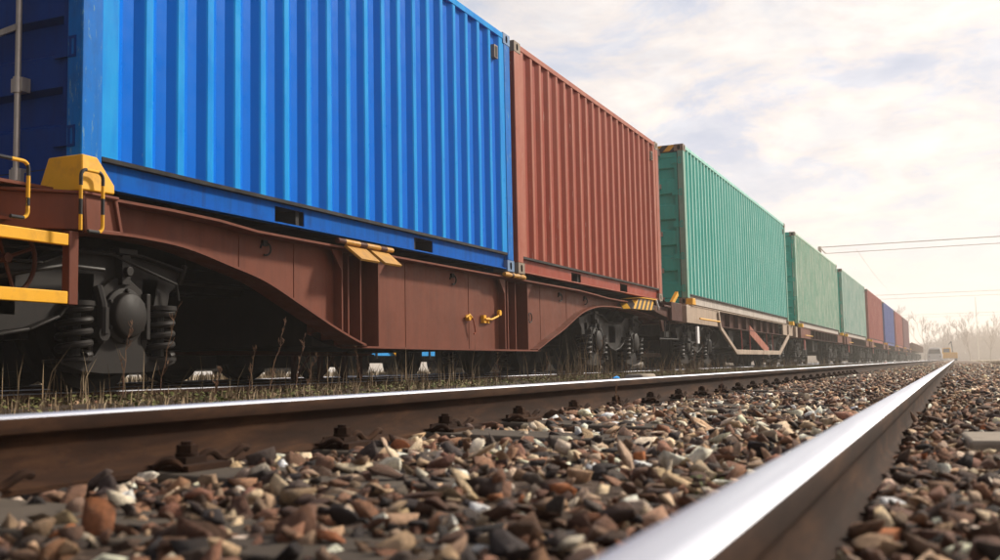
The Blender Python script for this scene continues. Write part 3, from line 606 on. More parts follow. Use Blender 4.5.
# ------------------------------------------------------------------ bogies
def bogie(parent, yc, zr=-.092, mats=None, wb=.9, R_=.46):
    g1, g2 = mats or (M['grime'], M['grime2'])
    X0 = XT
    bm = MB()      # transom between the side frames
    bm.box(X0-1.0, X0+1.0, yc-.16, yc+.16, zr+.42, zr+.66); bm.rev([(0, .22), (.10, .22), (.10, .01)], (X0, yc, zr+.66), 'z', 20)
    B0 = bm.build('bogie', g1, parent)
    for s in (1, -1):
        xo = X0+s*1.00; xi = X0+s*.90; f = MB(); z = zr
        prof = [(-1.42, .66), (-1.42, .74), (-1.05, .80), (-.55, .79), (-.30, .70), (.30, .70), (.55, .79), (1.05, .80), (1.42, .74), (1.42, .66), (1.34, .60), (1.32, .51), (.50, .51), (.42, .42), (.22, .35), (0, .32), (-.22, .35), (-.42, .42), (-.50, .51), (-1.32, .51), (-1.34, .60)]
        f.prism([(yc+a, z+b) for a, b in prof], 'x', xi, xo)
        # lips of the pressed frame
        f.strip([(yc+a, z+b) for a, b in [(-.70, .50), (-.50, .505), (-.42, .42), (-.22, .345), (0, .31), (.22, .345), (.42, .42), (.50, .505), (.70, .50)]], 'x', xi-s*.02, xo+s*.05, .018)
        f.strip([(yc+a, z+b) for a, b in [(-1.42, .745), (-1.05, .805), (-.55, .795), (-.30, .705), (.30, .705), (.55, .795), (1.05, .805), (1.42, .745)]], 'x', xi-s*.02, xo+s*.05, .016)
        for w in (-1, 1):
            a = yc+w*wb
            for q in (-1, 1):                      # pedestal legs with gussets
                f.prism([(a+q*.19, z+.68), (a+q*.19, z+.22), (a+q*.225, z+.22), (a+q*.30, z+.50), (a+q*.34, z+.68)], 'x', xi, xo-s*.0)
                f.prism([(a+q*.17, z+.30), (a+q*.17, z+.58), (a+q*.205, z+.58), (a+q*.205, z+.30)], 'x', xi, xo+s*.06)
        # end arm that reaches inwards over the wheel as in the photo
        f.bar((xo, yc+1.42, z+.66), (xo+s*.05, yc+1.42, z+.78), .03, .03)
        fo = f.build('side_frame', g2 if s > 0 else g1, B0, bevel=.006)
    for w in (-1, 1):
        a = yc+w*wb; ax = MB(); ax.tube([(X0-.98, a, zr+R_), (X0+.98, a, zr+R_)], .08, 16); ax.build('axle', g1, B0)
        for s in (1, -1):
            wh = MB(); c = (X0+s*.755, a, zr+R_); o_ = s
            pf = [(-.068, .10), (-.068, .17), (-.02, .20), (-.01, .36), (-.068, .40), (-.068, R_+.028), (-.045, R_+.030), (-.032, R_+.004), (.067, R_-.002), (.067, .40), (.03, .37), (.015, .20), (.05, .16), (.09, .15), (.09, .0)]
            wh.rev([(p*o_, r) for p, r in pf], c, 'x', 48); wh.build('wheel', M['grime'], B0, smooth=True, angle=.5)
        for s in (1, -1):
            xo = X0+s*1.0; bx = MB(); zc = zr+R_-.02
            # round axle box with flanged cap and bolts, saddle wings under the springs
            bx.rev([(xo-s*.13-X0, .15), (xo+s*.02-X0, .165), (xo+s*.055-X0, .165), (xo+s*.06-X0, .135), (xo+s*.10-X0, .130), (xo+s*.11-X0, .115), (xo+s*.112-X0, .0)], (X0, a, zc), 'x', 36)
            for k in range(6):
                t_ = k*math.pi/3+.5; bx.tube([(xo+s*.05, a+.148*math.cos(t_), zc+.148*math.sin(t_)), (xo+s*.075, a+.148*math.cos(t_), zc+.148*math.sin(t_))], .014, 6)
            bx.prism([(a-.46, zr+.16), (a-.46, zr+.185), (a-.21, zr+.205), (a-.155, zr+.28), (a-.155, zr+.60), (a-.06, zr+.66), (a+.06, zr+.66), (a+.155, zr+.60), (a+.155, zr+.28), (a+.21, zr+.205), (a+.46, zr+.185), (a+.46, zr+.16), (a+.30, zr+.115), (a+.14, zr+.10), (a-.14, zr+.10), (a-.30, zr+.115)], 'x', xo-s*.11, xo+s*.03)
            # upper stop with T head
            bx.box(xo-s*.0, xo+s*.06, a-.035, a+.035, zr+.62, zr+.80); bx.box(xo-s*.0, xo+s*.075, a-.075, a+.075, zr+.80, zr+.835)
            bx.tube([(xo+s*.04, a+.0, zr+.70), (xo+s*.09, a, zr+.70)], .03, 12)
            bx.build('axle_box', g2, B0, bevel=.005)
            for q in (-1, 1):
                sp = MB(); cyy = a+q*.335; pts = []; turns = 4.2; nn = 80
                for k in range(nn+1):
                    t_ = k/nn*turns*2*math.pi; pts.append((xo-s*.0+.084*math.cos(t_), cyy+.084*math.sin(t_), zr+.205+.275*k/nn))
                sp.tube(pts, .021, 8); sp.tube([(xo, cyy, zr+.175), (xo, cyy, zr+.195)], .11, 20); sp.tube([(xo-s*.0, cyy, zr+.485), (xo-s*.0, cyy, zr+.512)], .11, 20); sp.tube([(xo, cyy, zr+.205), (xo, cyy, zr+.47)], .035, 10)
                sp.build('spring', g2, B0)
            # damper link between frame and box
            lk = MB(); yk = a-w*.205; lk.tube([(xo+s*.04, yk, zr+.60), (xo+s*.075, yk, zr+.50), (xo+s*.08, yk, zr+.34), (xo+s*.06, yk, zr+.28)], .028, 8)
            lk.rev([(xo+s*.06-X0, .0), (xo+s*.06-X0, .045), (xo+s*.10-X0, .042), (xo+s*.10-X0, .0)][::1], (X0, yk, zr+.33), 'x', 12)
            lk.tube([(xo+s*.085, yk, zr+.33), (xo+s*.085, yk, zr+.48)], .032, 10); lk.build('damper_link', g2, B0)
        br = MB()
        for s in (1, -1): br.box(X0+s*.70, X0+s*.82, a-w*(R_+.055)-.03, a-w*(R_+.055)+.03, zr+.30, zr+.58)
        br.box(X0-.8, X0+.8, a-w*(R_+.10)-.03, a-w*(R_+.10)+.03, zr+.36, zr+.44); br.build('brake_beam', g1, B0)
    return B0

def buffers(parent, y, d, z=.94, zr=-.092):
    for s in (1, -1):
        b_ = MB(); x = XT+s*.875; zc = zr+1.03-.02
        b_.rev([(0, .13), (d*.03, .13), (d*.03, .085), (d*.24, .085), (d*.24, .065), (d*.40, .065), (d*.40, .22), (d*.425, .215), (d*.43, .0)], (x, y, zc), 'y', 24); b_.build('buffer', M['grime'], parent)
    h = MB(); zc = zr+.98; h.tube([(XT, y, zc), (XT, y+d*.25, zc-.02), (XT, y+d*.38, zc-.10), (XT, y+d*.30, zc-.2)], .035, 8)
    h.tube([(XT+.3, y, zc-.2), (XT+.3, y+d*.18, zc-.42), (XT+.22, y+d*.33, zc-.40), (XT+.2, y+d*.42, zc-.22)], .022, 8); h.build('coupling_hook', M['grime'], parent)

# ------------------------------------------------------------------ first wagon: fish bellied container wagon
wa = thing('container_wagon', 'brown fish-bellied wagon carrying the bright blue and the brick red container', 'wagon', (XT, 9.1, -.092))
def mir(x, s): return x if s > 0 else 2*XT-x
BOT = [(1.7, .76), (2.6, .79), (4.3, .80), (4.75, .800), (5.1, .779), (5.49, .711), (5.90, .628), (6.34, .480), (6.83, .313), (7.22, .205), (7.45, .186), (10.78, .186), (10.98, .200), (11.37, .315), (11.9, .466), (12.5, .665), (13.0, .762), (13.5, .805), (14.3, .818), (15.2, .795), (16.0, .755), (16.86, .72)]
TOPL = [(1.7, .965), (4.9, .985), (5.35, .978), (5.75, .952), (6.3, .950), (12.3, .950), (12.9, .935), (13.5, .915), (16.86, .905)]
def zb_at(y): return float(np.interp(y, [p[0] for p in BOT], [p[1] for p in BOT]))
def zt_at(y): return float(np.interp(y, [p[0] for p in TOPL], [p[1] for p in TOPL]))
def web_piece(mb, y0, y1, xa, xb, m=0):
    bot = [(y0, zb_at(y0))]+[p for p in BOT if y0 < p[0] < y1]+[(y1, zb_at(y1))]
    top = [(y0, zt_at(y0))]+[p for p in TOPL if y0 < p[0] < y1]+[(y1, zt_at(y1))]
    mb.prism(bot+top[::-1], 'x', xa, xb, m)
def smooth_line(P, n=6):
    out = []
    for i in range(len(P)-1):
        p0 = P[max(0, i-1)]; p1 = P[i]; p2 = P[i+1]; p3 = P[min(len(P)-1, i+2)]
        for k in range(n):
            t = k/n; out.append(tuple(.5*((2*p1[j])+(-p0[j]+p2[j])*t+(2*p0[j]-5*p1[j]+4*p2[j]-p3[j])*t*t+(-p0[j]+3*p1[j]-3*p2[j]+p3[j])*t**3) for j in (0, 1)))
    return out+[P[-1]]
bays = [(6.90, 7.46), (10.10, 10.74)]
for s in (1, -1):
    w = MB(); xa, xb = mir(-4.42, s), mir(-4.434, s)
    for y0, y1 in ((1.7, bays[0][0]), (bays[0][1], bays[1][0]), (bays[1][1], 16.86)): web_piece(w, y0, y1, xa, xb)
    for (y0, y1) in bays:
        web_piece(w, y0, y1, mir(-4.66, s), mir(-4.674, s))
        n = 4
        for k in range(n):
            yy = y0+(y1-y0)*k/(n-1); dd = .0 if k in (0, n-1) else .06
            w.box(mir(-4.345-dd, s), mir(-4.66, s), yy-.009, yy+.009, zb_at(yy)+.01, .935)
    # weld seams on the web
    for yy in (5.72, 6.36, 8.05, 9.35, 11.3, 12.2): w.box(mir(-4.416, s), mir(-4.42, s), yy-.004, yy+.004, zb_at(yy)+.01, zt_at(yy)-.01)
    sb = w.build('side_beam', M['brown'], wa)
    fl = MB(); fl.strip(smooth_line(BOT), 'x', mir(-4.325, s), mir(-4.52, s), .016); fl.build('bottom_flange', M['brown'], sb)
    fl = MB(); fl.strip(TOPL, 'x', mir(-4.285, s), mir(-4.55, s), .016); fl.build('top_flange', M['brown'], sb)
    # flared gussets at the bays
    for (y0, y1) in bays:
        for yy, q in ((y0, -1), (y1, 1)): g = MB(); g.prism([(yy+q*.008, .935), (yy+q*.15, .935), (yy+q*.008, .78)], 'x', mir(-4.345, s), mir(-4.355, s)); g.build('gusset', M['brown'], sb)
c_ = MB()
c_.box(XT-.18, XT+.18, 1.7, 16.8, .35 if False else .62, .93)
for yy in (2.2, 5.6, 7.18, 8.6, 10.42, 12.4, 16.2): c_.box(XT-.84, XT+.84, yy-.11, yy+.11, .70, .93)
for yy in (7.18, 10.42): c_.box(XT-.86, XT+.86, yy-.24, yy+.24, .20, .70)
c_.box(XT-1.0, XT+1.0, 7.5, 10.1, .22, .27)
c_.build('centre_frame', M['grime'], wa)
# brake cylinder and pipes under the centre
bk = MB(); bk.tube([(XT+.45, 8.1, .48), (XT+.45, 9.1, .48)], .19, 20); bk.tube([(XT+.45, 9.1, .48), (XT+.45, 10.0, .46)], .03, 8); bk.tube([(-4.75, 2.5, .60), (-4.75, 7.0, .62), (-4.75, 10.5, .5), (-4.75, 16.5, .62)], .018, 8)
bk.build('brake_cylinder', M['grime'], wa)
bogie(wa, 3.82); bogie(wa, 14.38)
# right hand end: stepped sill, headstock
e = MB()
e.prism([(15.45, .905), (16.95, .905), (16.95, .70), (16.3, .70), (16.22, .745), (15.6, .80), (15.45, .83)], 'x', -4.18, -4.42)
e.box(-4.12, -4.45, 16.30, 17.0, .70, 1.0); e.box(XT-1.35, XT+1.35, 16.72, 17.0, .68, .98)
e.box(-4.13, -4.17, 15.9, 16.4, .90, .935)
e.prism([(16.0, .70), (16.35, .70), (16.22, .52), (16.10, .52)], 'x', -4.22, -4.26)
e.build('headstock', M['brown_dark'], wa, bevel=.008)
e = MB()      # left end: diagonal plate running inwards and the panelled end of the sill
e.prism([(4.03, .945), (4.255, .945), (4.30, .765), (4.05, .755)], 'x', -4.12, -4.42)
e.prism([(-4.108, 4.03), (-4.75, 3.30), (-4.80, 3.32), (-4.42, 3.85), (-4.125, 4.20), (-4.108, 4.20)], 'z', .755, .94)
for a, b in (((4.03, .945), (4.258, .945)), ((4.258, .945), (4.302, .765)), ((4.302, .762), (4.05, .752)), ((4.05, .752), (4.035, .94))): e.bar((-4.112, a[0], a[1]), (-4.112, b[0], b[1]), .022, .022)
e.prism([(-4.09, 4.03), (-4.09, 4.27), (-4.42, 4.27), (-4.78, 3.27), (-4.72, 3.23)], 'z', .94, .956)
e.build('sill_end', M['brown'], wa, bevel=.004); e = MB(); e.box(XT-1.35, XT+1.35, 1.40, 1.66, .68, .98)
e.build('headstock', M['brown'], wa, bevel=.004)
buffers(wa, 17.0, .95); buffers(wa, 1.4, -1)
# yellow container guide block at the left end of the blue container
g = MB(); V = [(-4.085, 4.0, .957), (-4.085, 4.232, .965), (-4.30, 4.19, .96), (-4.40, 4.0, .957), (-4.098, 4.012, 1.150), (-4.098, 4.118, 1.148), (-4.30, 4.115, 1.148), (-4.335, 4.012, 1.150), (-4.087, 4.232, 1.012), (-4.30, 4.19, 1.012)]
g.add(V, [(0, 3, 2, 1), (4, 5, 6, 7), (0, 1, 8, 5, 4), (0, 4, 7, 3), (8, 9, 6, 5), (1, 2, 9, 8), (2, 3, 7, 6, 9)]); g.build('container_guide', M['yellow'], wa, bevel=.008)
# shunter's steps and grab rails
for ya, yb in ((3.972, 4.035), (3.10, 3.16)): st = MB(); st.box(-4.135, -4.185, ya, yb, .365, .745); st.build('step_bracket', M['brown'], wa, bevel=.004)
for z0, z1 in ((.668, .728), (.368, .432)):
    b_ = MB(); b_.box(-4.135, -4.165, 3.16, 3.968, z0, z1); b_.box(-4.165, -4.40, 3.16, 3.968, z1-.012, z1-.004); b_.build('step', M['yellow'], wa, bevel=.004)
def arc(c, r, a0, a1, n, f): return [f(c[0]+r*math.cos(a0+(a1-a0)*k/n), c[1]+r*math.sin(a0+(a1-a0)*k/n)) for k in range(n+1)]
F_ = lambda y, z: (-4.055, y, z)
def grab(y0, y1, z0, z1, ftail):
    r = .035; pts = [F_(y0, z0), F_(y0, z0+.08), F_(y0, z0+.16), F_(y0, z1-r-.05)]+arc((y0+r, z1-r), r, math.pi, math.pi/2, 5, F_)+arc((y1-r, z1-r), r, math.pi/2, 0, 5, F_)+[F_(y1, z1-r-.10), F_(y1, z1-r-.18), F_(y1, z0+r+.06)]+arc((y1-r, z0+r), r, 0, -math.pi/2, 5, F_)+[F_(y1-.10, z0)]
    out = [pts[0]]
    for a, b in zip(pts, pts[1:]):
        L0 = (Vector(b)-Vector(a)).length; n = max(1, int(L0/.03))
        for k in range(1, n+1): out.append(tuple(Vector(a).lerp(Vector(b), k/n)))
    acc = 0; mats = []
    for a, b in zip(out, out[1:]): acc += (Vector(b)-Vector(a)).length; mats.append(int(acc/.085) % 2)
    mats.append(mats[-1]); mb = MB(); mb.tube(out, .0095, 10, mats=mats); mb.build('grab_rail', [M['yellow'], M['black']], wa)
grab(3.965, 4.115, .742, 1.058, 1); grab(3.30, 3.635, .76, 1.035, 1)
# hand brake wheel
hb = MB(); c = (-4.36, 3.77, .60); R0 = .19
hb.tube([(c[0], c[1]+R0*math.cos(k*math.pi/16), c[2]+R0*math.sin(k*math.pi/16)) for k in range(32)], .012, 8, closed=True)
for k in range(4): a = k*math.pi/2+.35; hb.tube([c, (c[0], c[1]+R0*math.cos(a), c[2]+R0*math.sin(a))], .010, 6)
hb.tube([(c[0]+.03, c[1], c[2]), (c[0]-.35, c[1], c[2])], .025, 10); hb.build('brake_wheel', M['brown_dark'], wa)
# pipes beside the bogie
pp = MB(); pp.tube([(-4.40, 3.2, .50), (-4.40, 3.6, .47), (-4.40, 3.95, .55), (-4.40, 4.2, .60), (-4.42, 4.5, .60)], .012, 8); pp.tube([(-4.45, 3.1, .64), (-4.45, 4.2, .69), (-4.46, 4.6, .70), (-4.46, 5.15, .56), (-4.46, 5.17, .46)], .009, 8)
pp.build('brake_pipe', M['grime2'], wa)
# folded twist lock flaps, half way along the blue container
for y0 in (6.83, 7.19):
    fl = MB(); fl.add([(-4.275, y0, .975), (-4.275, y0+.30, .975), (-4.16, y0+.34, .862), (-4.16, y0+.06, .862), (-4.285, y0, .955), (-4.285, y0+.30, .955), (-4.172, y0+.34, .845), (-4.172, y0+.06, .845)],
        [(0, 3, 2, 1), (4, 5, 6, 7), (0, 1, 5, 4), (1, 2, 6, 5), (2, 3, 7, 6), (3, 0, 4, 7)]); fl.build('twist_lock_flap', M['ochre'], wa, bevel=.003)
hn = MB(); ps = [(-4.262, 6.70+k*.035, .990) for k in range(25)]; hn.tube(ps, .022, 10, mats=[(0 if (k//3) % 3 else 1) for k in range(25)]); hn.build('flap_hinge', [M['ochre'], M['brown_dark']], wa)
# rollers and spigots between the two containers
hn = MB(); ps = [(-4.262, 9.90+k*.035, .972) for k in range(17)]; hn.tube(ps, [(.030 if (k//2) % 2 else .022) for k in range(17)], 10, mats=[(1 if k in (5, 11) else 0) for k in range(17)]); hn.build('twist_lock', [M['ochre'], M['brown_dark']], wa)
# lashing rings
for (y, z, tl) in ((6.0, .865, .5), (8.98, .855, .2), (11.95, .845, 0), (12.9, .85, 0)):
    rg = MB(); rg.tube([(-4.405+.010*math.cos(a), y+.045*math.cos(a), z+.045*math.sin(a)) for a in [k*math.pi*1.6/14-1.9 for k in range(15)]], .007, 7); rg.box(-4.40, -4.42, y-.035, y+.02, z+.02, z+.06); rg.build('lashing_ring', M['grime2'], wa)
rg = MB(); rg.tube([(-4.405, 10.95+.055*math.cos(k*math.pi/9), .56+.055*math.sin(k*math.pi/9)) for k in range(18)], .006, 7, closed=True); rg.tube([(-4.405, 10.83, .50), (-4.405, 10.91, .52)], .006, 6); rg.build('lashing_ring', M['grime2'], wa)
# yellow drain and release handles on the web
h = MB(); h.rev([(0, .0), (0, .032), (.04, .028), (.04, 0)][::-1], (-4.42, 9.30, .50), 'x', 12); h.tube([(-4.40, 9.24, .50), (-4.385, 9.30, .53), (-4.385, 9.36, .49)], .012, 8, m=0); h.tube([(-4.37, 9.34, .50), (-4.365, 9.37, .42), (-4.37, 9.40, .36), (-4.375, 9.37, .34)], .009, 8, m=1); h.build('release_handle', [M['yellow'], M['red']], wa)
h = MB(); h.box(-4.42, -4.385, 9.64, 9.70, .46, .54); h.box(-4.42, -4.385, 9.74, 9.78, .46, .52); h.tube([(-4.38, 9.66, .50), (-4.37, 9.80, .50), (-4.37, 9.95, .535), (-4.37, 10.02, .57)], .011, 8); h.tube([(-4.385, 10.0, .575), (-4.355, 10.0, .575)], .03, 12); h.build('release_handle', M['yellow'], wa)
# hazard striped cover and yellow marker at the right end
h = MB(); h.prism([(14.2, .80), (14.55, .955), (15.35, .975), (15.42, .835), (15.1, .815), (14.9, .81)], 'x', -4.16, -4.42); h.build('hazard_cover', M['stripe'], wa)
h = MB(); h.prism([(14.5, .965), (14.75, .985), (15.45, .995), (15.48, .982), (14.75, .970)], 'x', -4.13, -4.42); h.build('cover_lid', M['yellow'], wa)
h = MB(); h.tube([(-4.13, 15.42, .98), (-4.12, 15.46, .90), (-4.12, 15.50, .86), (-4.14, 15.56, .84)], .016, 8); h.build('lever', M['white'], wa)
h = MB(); h.bar((-4.20, 16.62, .99), (-4.18, 16.92, 1.17), .05, .07); h.build('end_marker', M['yellow'], wa)
h = MB(); h.box(-4.20, -4.24, 16.1, 16.45, .44, .52); h.tube([(-4.18, 15.7, .40), (-4.18, 16.9, .41)], .014, 8); h.tube([(-4.2, 16.15, .44), (-4.2, 16.15, .70)], .012, 8); h.tube([(-4.2, 16.40, .44), (-4.2, 16.40, .70)], .012, 8)
h.build('coupler_step', M['grime'], wa)

# ------------------------------------------------------------------ following wagons
def flat_wagon(y0, label, truss=True, head=None, sill=None):
    t = thing('flat_wagon', label, 'wagon', (XT, y0, -.092), None); y1 = y0+13.5; Hm = head or M['beige']; Sm = sill or M['brown_dark']
    for ya, yb in ((y0, y0+.34), (y1-.34, y1)):
        h = MB(); h.box(XT-1.38, XT+1.38, ya, yb, .70, 1.0); h.build('headstock', Hm, t, bevel=.01)
    for s in (1, -1):
        x = (lambda d: XT+s*d); b_ = MB()
        b_.box(x(1.30), x(1.27), y0+.34, y0+2.9, .72, 1.02, 1); b_.box(x(1.30), x(1.27), y1-2.2, y1-.34, .74, 1.02, 1)
        b_.box(x(1.18), x(1.16), y0+2.9, y1-2.2, .74, 1.02, 0); b_.box(x(1.31), x(1.10), y0+.34, y1-.34, 1.02, 1.034, 1); b_.box(x(1.28), x(1.10), y0+2.9, y1-2.2, .725, .739, 0)
        for k in range(9): yy = y0+3.3+k*.93; b_.box(x(1.27), x(1.18), yy-.012, yy+.012, .739, 1.02, 0)
        b_.build('side_sill', [Sm, Hm], t)
        if truss:
            f = MB(); T = [(y0+2.85, 1.00), (y0+3.0, .70), (y0+4.55, .235), (y0+10.45, .25), (y0+12.1, .72), (y0+12.12, 1.0)]
            for a, b in zip(T, T[1:]): f.bar((x(1.32), a[0], a[1]), (x(1.32), b[0], b[1]), .04, .085 if a[1] > .3 else .10)
            f.build('truss_frame', Hm, t, bevel=.005)
            d = MB(); d.bar((x(1.26), y0+6.5, .75), (x(1.26), y0+9.0, .27), .02, .20); d.build('brace', M['red'], t)
            for yy in (y0+5.6, y0+6.6, y0+8.9, y0+9.8): v = MB(); v.tube([(x(1.24), yy, .72), (x(1.24), yy+.05, .27)], .014, 6); v.build('hanger_rod', M['red2'], t)
    c = MB(); c.box(XT-.3, XT-.14, y0+.3, y1-.3, .55, .98); c.box(XT+.3, XT+.14, y0+.3, y1-.3, .55, .98)
    for k in range(10): yy = y0+1+k*1.28; c.box(XT-1.15, XT+1.15, yy-.05, yy+.05, .78, .97)
    c.build('centre_frame', M['grime'], t)
    k_ = MB(); k_.tube([(XT+.6, y0+5.2, .55), (XT+.6, y0+6.3, .55)], .2, 16); k_.tube([(XT+.75, y0+7.5, .5), (XT+.75, y0+8.1, .5)], .15, 16); k_.tube([(XT+.6, y0+3, .45), (XT+.6, y0+11, .45)], .03, 6)
    k_.box(XT+.9, XT+1.1, y0+4.9, y0+5.4, .35, .7)
    k_.build('brake_cylinder', M['grime'], t)
    bogie(t, y0+2.15); bogie(t, y0+11.4)
    buffers(t, y0, -1); buffers(t, y1, 1)
    for yy in (y0+.5, y1-.75):
        g = MB(); g.prism([(yy, 1.034), (yy+.28, 1.034), (yy+.24, 1.15), (yy+.06, 1.15)], 'x', XT+1.245, XT+1.37); g.build('container_guide', M['yellow'], t, bevel=.008)
    g = MB(); g.box(XT+1.39, XT+1.36, y0+.72, y0+.86, .36, .66); g.build('data_plate', M['white'] if truss else M['red2'], t)
    g = MB(); g.box(XT+1.41, XT+1.30, y0+.05, y0+.45, .36, .39); g.tube([(XT+1.36, y0+.08, .39), (XT+1.36, y0+.08, .70)], .012, 6); g.tube([(XT+1.36, y0+.42, .39), (XT+1.36, y0+.42, .70)], .012, 6); g.build('shunter_step', M['grime'], t)
    g = MB(); g.tube([(XT+1.40, y0+.9, .80), (XT+1.40, y0+2.6, .80)], .016, 6); g.build('grab_rail', M['yellow'], t)
    return t
flat_wagon(17.40, 'flat wagon with a pinkish hanging truss frame under the teal striped container')
wlabs = ['dark flat wagon beneath the faded pale green container', 'dark flat wagon beneath the faded blue green container', 'dark flat wagon beneath the first far red container', 'dark flat wagon beneath the dark blue container', 'dark flat wagon beneath the second far red container', 'dark flat wagon beneath the maroon last container']
pw = flat_wagon(17.40+PITCH, wlabs[0], truss=False, head=M['brown'], sill=M['brown_dark'])
tag(pw, group='dark flat wagons down the train')
for k in range(1, 6):
    o = copy_tree(pw); o.location.y += PITCH*k; o['label'] = wlabs[k]
# empty open wagons at the far end of the train
def gondola(y0, label):
    t = thing('open_wagon', label, 'wagon', (XT, y0, -.092), 'low open wagons behind the last container'); L_ = 12.6
    b = MB()
    b.box(XT-1.35, XT+1.35, y0, y0+L_, .95, 1.05)
    for s in (1, -1):
        b.box(XT+s*1.35, XT+s*1.31, y0, y0+L_, 1.05, 1.75); b.box(XT+s*1.38, XT+s*1.30, y0, y0+L_, 1.75, 1.83)
        for k in range(11): b.box(XT+s*1.40, XT+s*1.35, y0+.1+k*1.2, y0+.2+k*1.2, .95, 1.75)
    for ya in (y0, y0+L_-.06): b.box(XT-1.31, XT+1.31, ya, ya+.06, 1.05, 1.75)
    b.build('body', M['rust_plain'], t); c = MB(); c.box(XT-.3, XT+.3, y0+.1, y0+L_-.1, .55, .949); c.build('centre_frame', M['grime'], t)
    bogie(t, y0+2.1); bogie(t, y0+L_-2.1); return t
g0 = gondola(117.5, 'rusty low open wagon right behind the maroon container')
for k, lab in ((1, 'rusty low open wagon, middle one beyond the container train'), (2, 'rusty low open wagon farthest down the line')):
    o = copy_tree(g0); o.location.y += 13.9*k; o['label'] = lab

# ------------------------------------------------------------------ trains on the tracks behind
def dark_wagon(x, y0, L_, axles, zr, label, mat, name='hopper_wagon', top=1.6, skirt=.16):
    t = thing(name, label, 'wagon', (x, y0, zr))
    b = MB(); b.box(x-1.4, x+1.4, y0, y0+L_, zr+1.0, zr+1.2); b.box(x-1.35, x+1.35, y0+.05, y0+L_-.05, zr+1.2, zr+top)
    for k in range(int(L_)): b.box(x+1.35, x+1.41, y0+.3+k, y0+.38+k, zr+1.2, zr+top)
    b.build('body', mat, t)
    c = MB()
    for g in axles:
        a0, a1 = g[0]-.55, g[-1]+.55
        c.prism([(y0+a0, zr+.75), (y0+a0+.1, zr+1.0), (y0+a1-.1, zr+1.0), (y0+a1, zr+.75), (y0+a1, zr+.48), (y0+a0, zr+.48)], 'x', x+1.08, x+1.0)
        c.box(x+1.06, x+.90, y0+a0+.1, y0+a1-.1, zr+skirt, zr+.47)
    for a, b_ in zip(axles, axles[1:]): c.box(x-.9, x+1.1, y0+a[-1]+.75, y0+b_[0]-.75, zr+skirt+.05, zr+1.0)
    c.build('underframe', M['grime'], t)
    for g in axles:
        for a in g:
            for s in (1, -1):
                w = MB(); R_ = .44; w.rev([(s*-.07, .1), (s*-.07, R_+.03), (s*-.04, R_+.03), (s*-.03, R_), (s*.07, R_), (s*.07, .38), (s*.02, .36), (s*.02, .16), (s*.09, .15), (s*.09, 0)], (x+s*.75, y0+a, zr+R_), 'x', 36); w.build('wheel', M['grime'], t)
            ab = MB(); ab.box(x+.95, x+1.14, y0+a-.14, y0+a+.14, zr+.36, zr+.66); ab.build('axle_box', M['grime'], t)
    return t
dark_wagon(-10.0, 3.2, 12.6, [(.8, 1.9, 3.0), (5.0, 6.15, 7.45), (8.95, 10.65)], -.10, 'soot dark wagon standing behind the blue container wagon on the second track', M['darkwagon'])
dark_wagon(-10.0, 18.6, 13.2, [(1.1, 2.9), (5.0, 6.8), (10.3, 12.1)], -.10, 'dark wagon on the second track behind the brown beam and the red container', M['darkwagon'])
dark_wagon(-10.0, 33.0, 13.2, [(1.1, 2.9), (5.6, 7.4), (10.3, 12.1)], -.10, 'dark wagon on the second track behind the second bogie', M['darkwagon'])
dark_wagon(-10.0, 47.4, 13.2, [(1.1, 2.9), (10.3, 12.1)], -.10, 'dark wagon on the second track behind the truss framed wagon', M['darkwagon'])
M['far_blue'] = paint('sky_blue_wagon_paint', (.02, .30, .75), .5, dirt=.15)
bw = dark_wagon(-15.35, 22.8, 11.5, [(1.2, 3.0), (8.5, 10.3)], -.16, 'sky blue wagon with a yellow chevron, seen low under the brown beam', M['far_blue'], name='boxcar', top=3.4, skirt=.35)
pl = MB(); pl.box(-13.94, -13.86, 23.2, 32.5, .38, .95, 0)
for k in range(9): pl.box(-13.86, -13.83, 23.6+k, 23.66+k, .30, .83, 1)
pl.build('side_panel', [M['far_blue'], M['black']], bw)
ch = MB(); ch.strip([(24.3, .62), (24.75, .34), (25.2, .62)], 'x', -13.83, -13.80, .12); ch.build('chevron_mark', M['yellow'], bw)
dark_wagon(-15.35, 36.0, 13.0, [(1.2, 3.0), (6, 7.8), (10, 11.8)], -.16, 'dark wagon beyond the sky blue wagon on the third track', M['darkwagon'], top=3.0)
dark_wagon(-15.35, 8.5, 13.4, [(1.2, 3.0), (6, 7.8), (10, 11.8)], -.16, 'dark wagon on the third track, left of the sky blue wagon', M['darkwagon'], top=3.0)
# lattice steel barrier glimpsed under the beam
lt = thing('lattice_barrier', 'low steel lattice barrier glimpsed under the brown beam', 'barrier', (-7.75, 12.0, -.26))
for k, yy in enumerate((11.15, 11.75, 12.35, 12.75)):
    p_ = MB(); p_.box(-7.78, -7.72, yy-.03, yy+.03, -.27, .52); p_.build('post', M['brown_dark'], lt)
b_ = MB()
b_.bar((-7.75, 11.15, .50), (-7.75, 12.75, .50), .04, .05); b_.bar((-7.75, 11.18, -.10), (-7.75, 11.72, .40), .02, .035); b_.bar((-7.76, 11.78, .40), (-7.76, 12.32, -.10), .02, .035); b_.bar((-7.77, 11.78, -.10), (-7.77, 12.32, .40), .02, .035); b_.bar((-7.75, 11.15, -.12), (-7.75, 12.75, -.12), .03, .04)
b_.build('lattice', M['brown_dark'], lt)

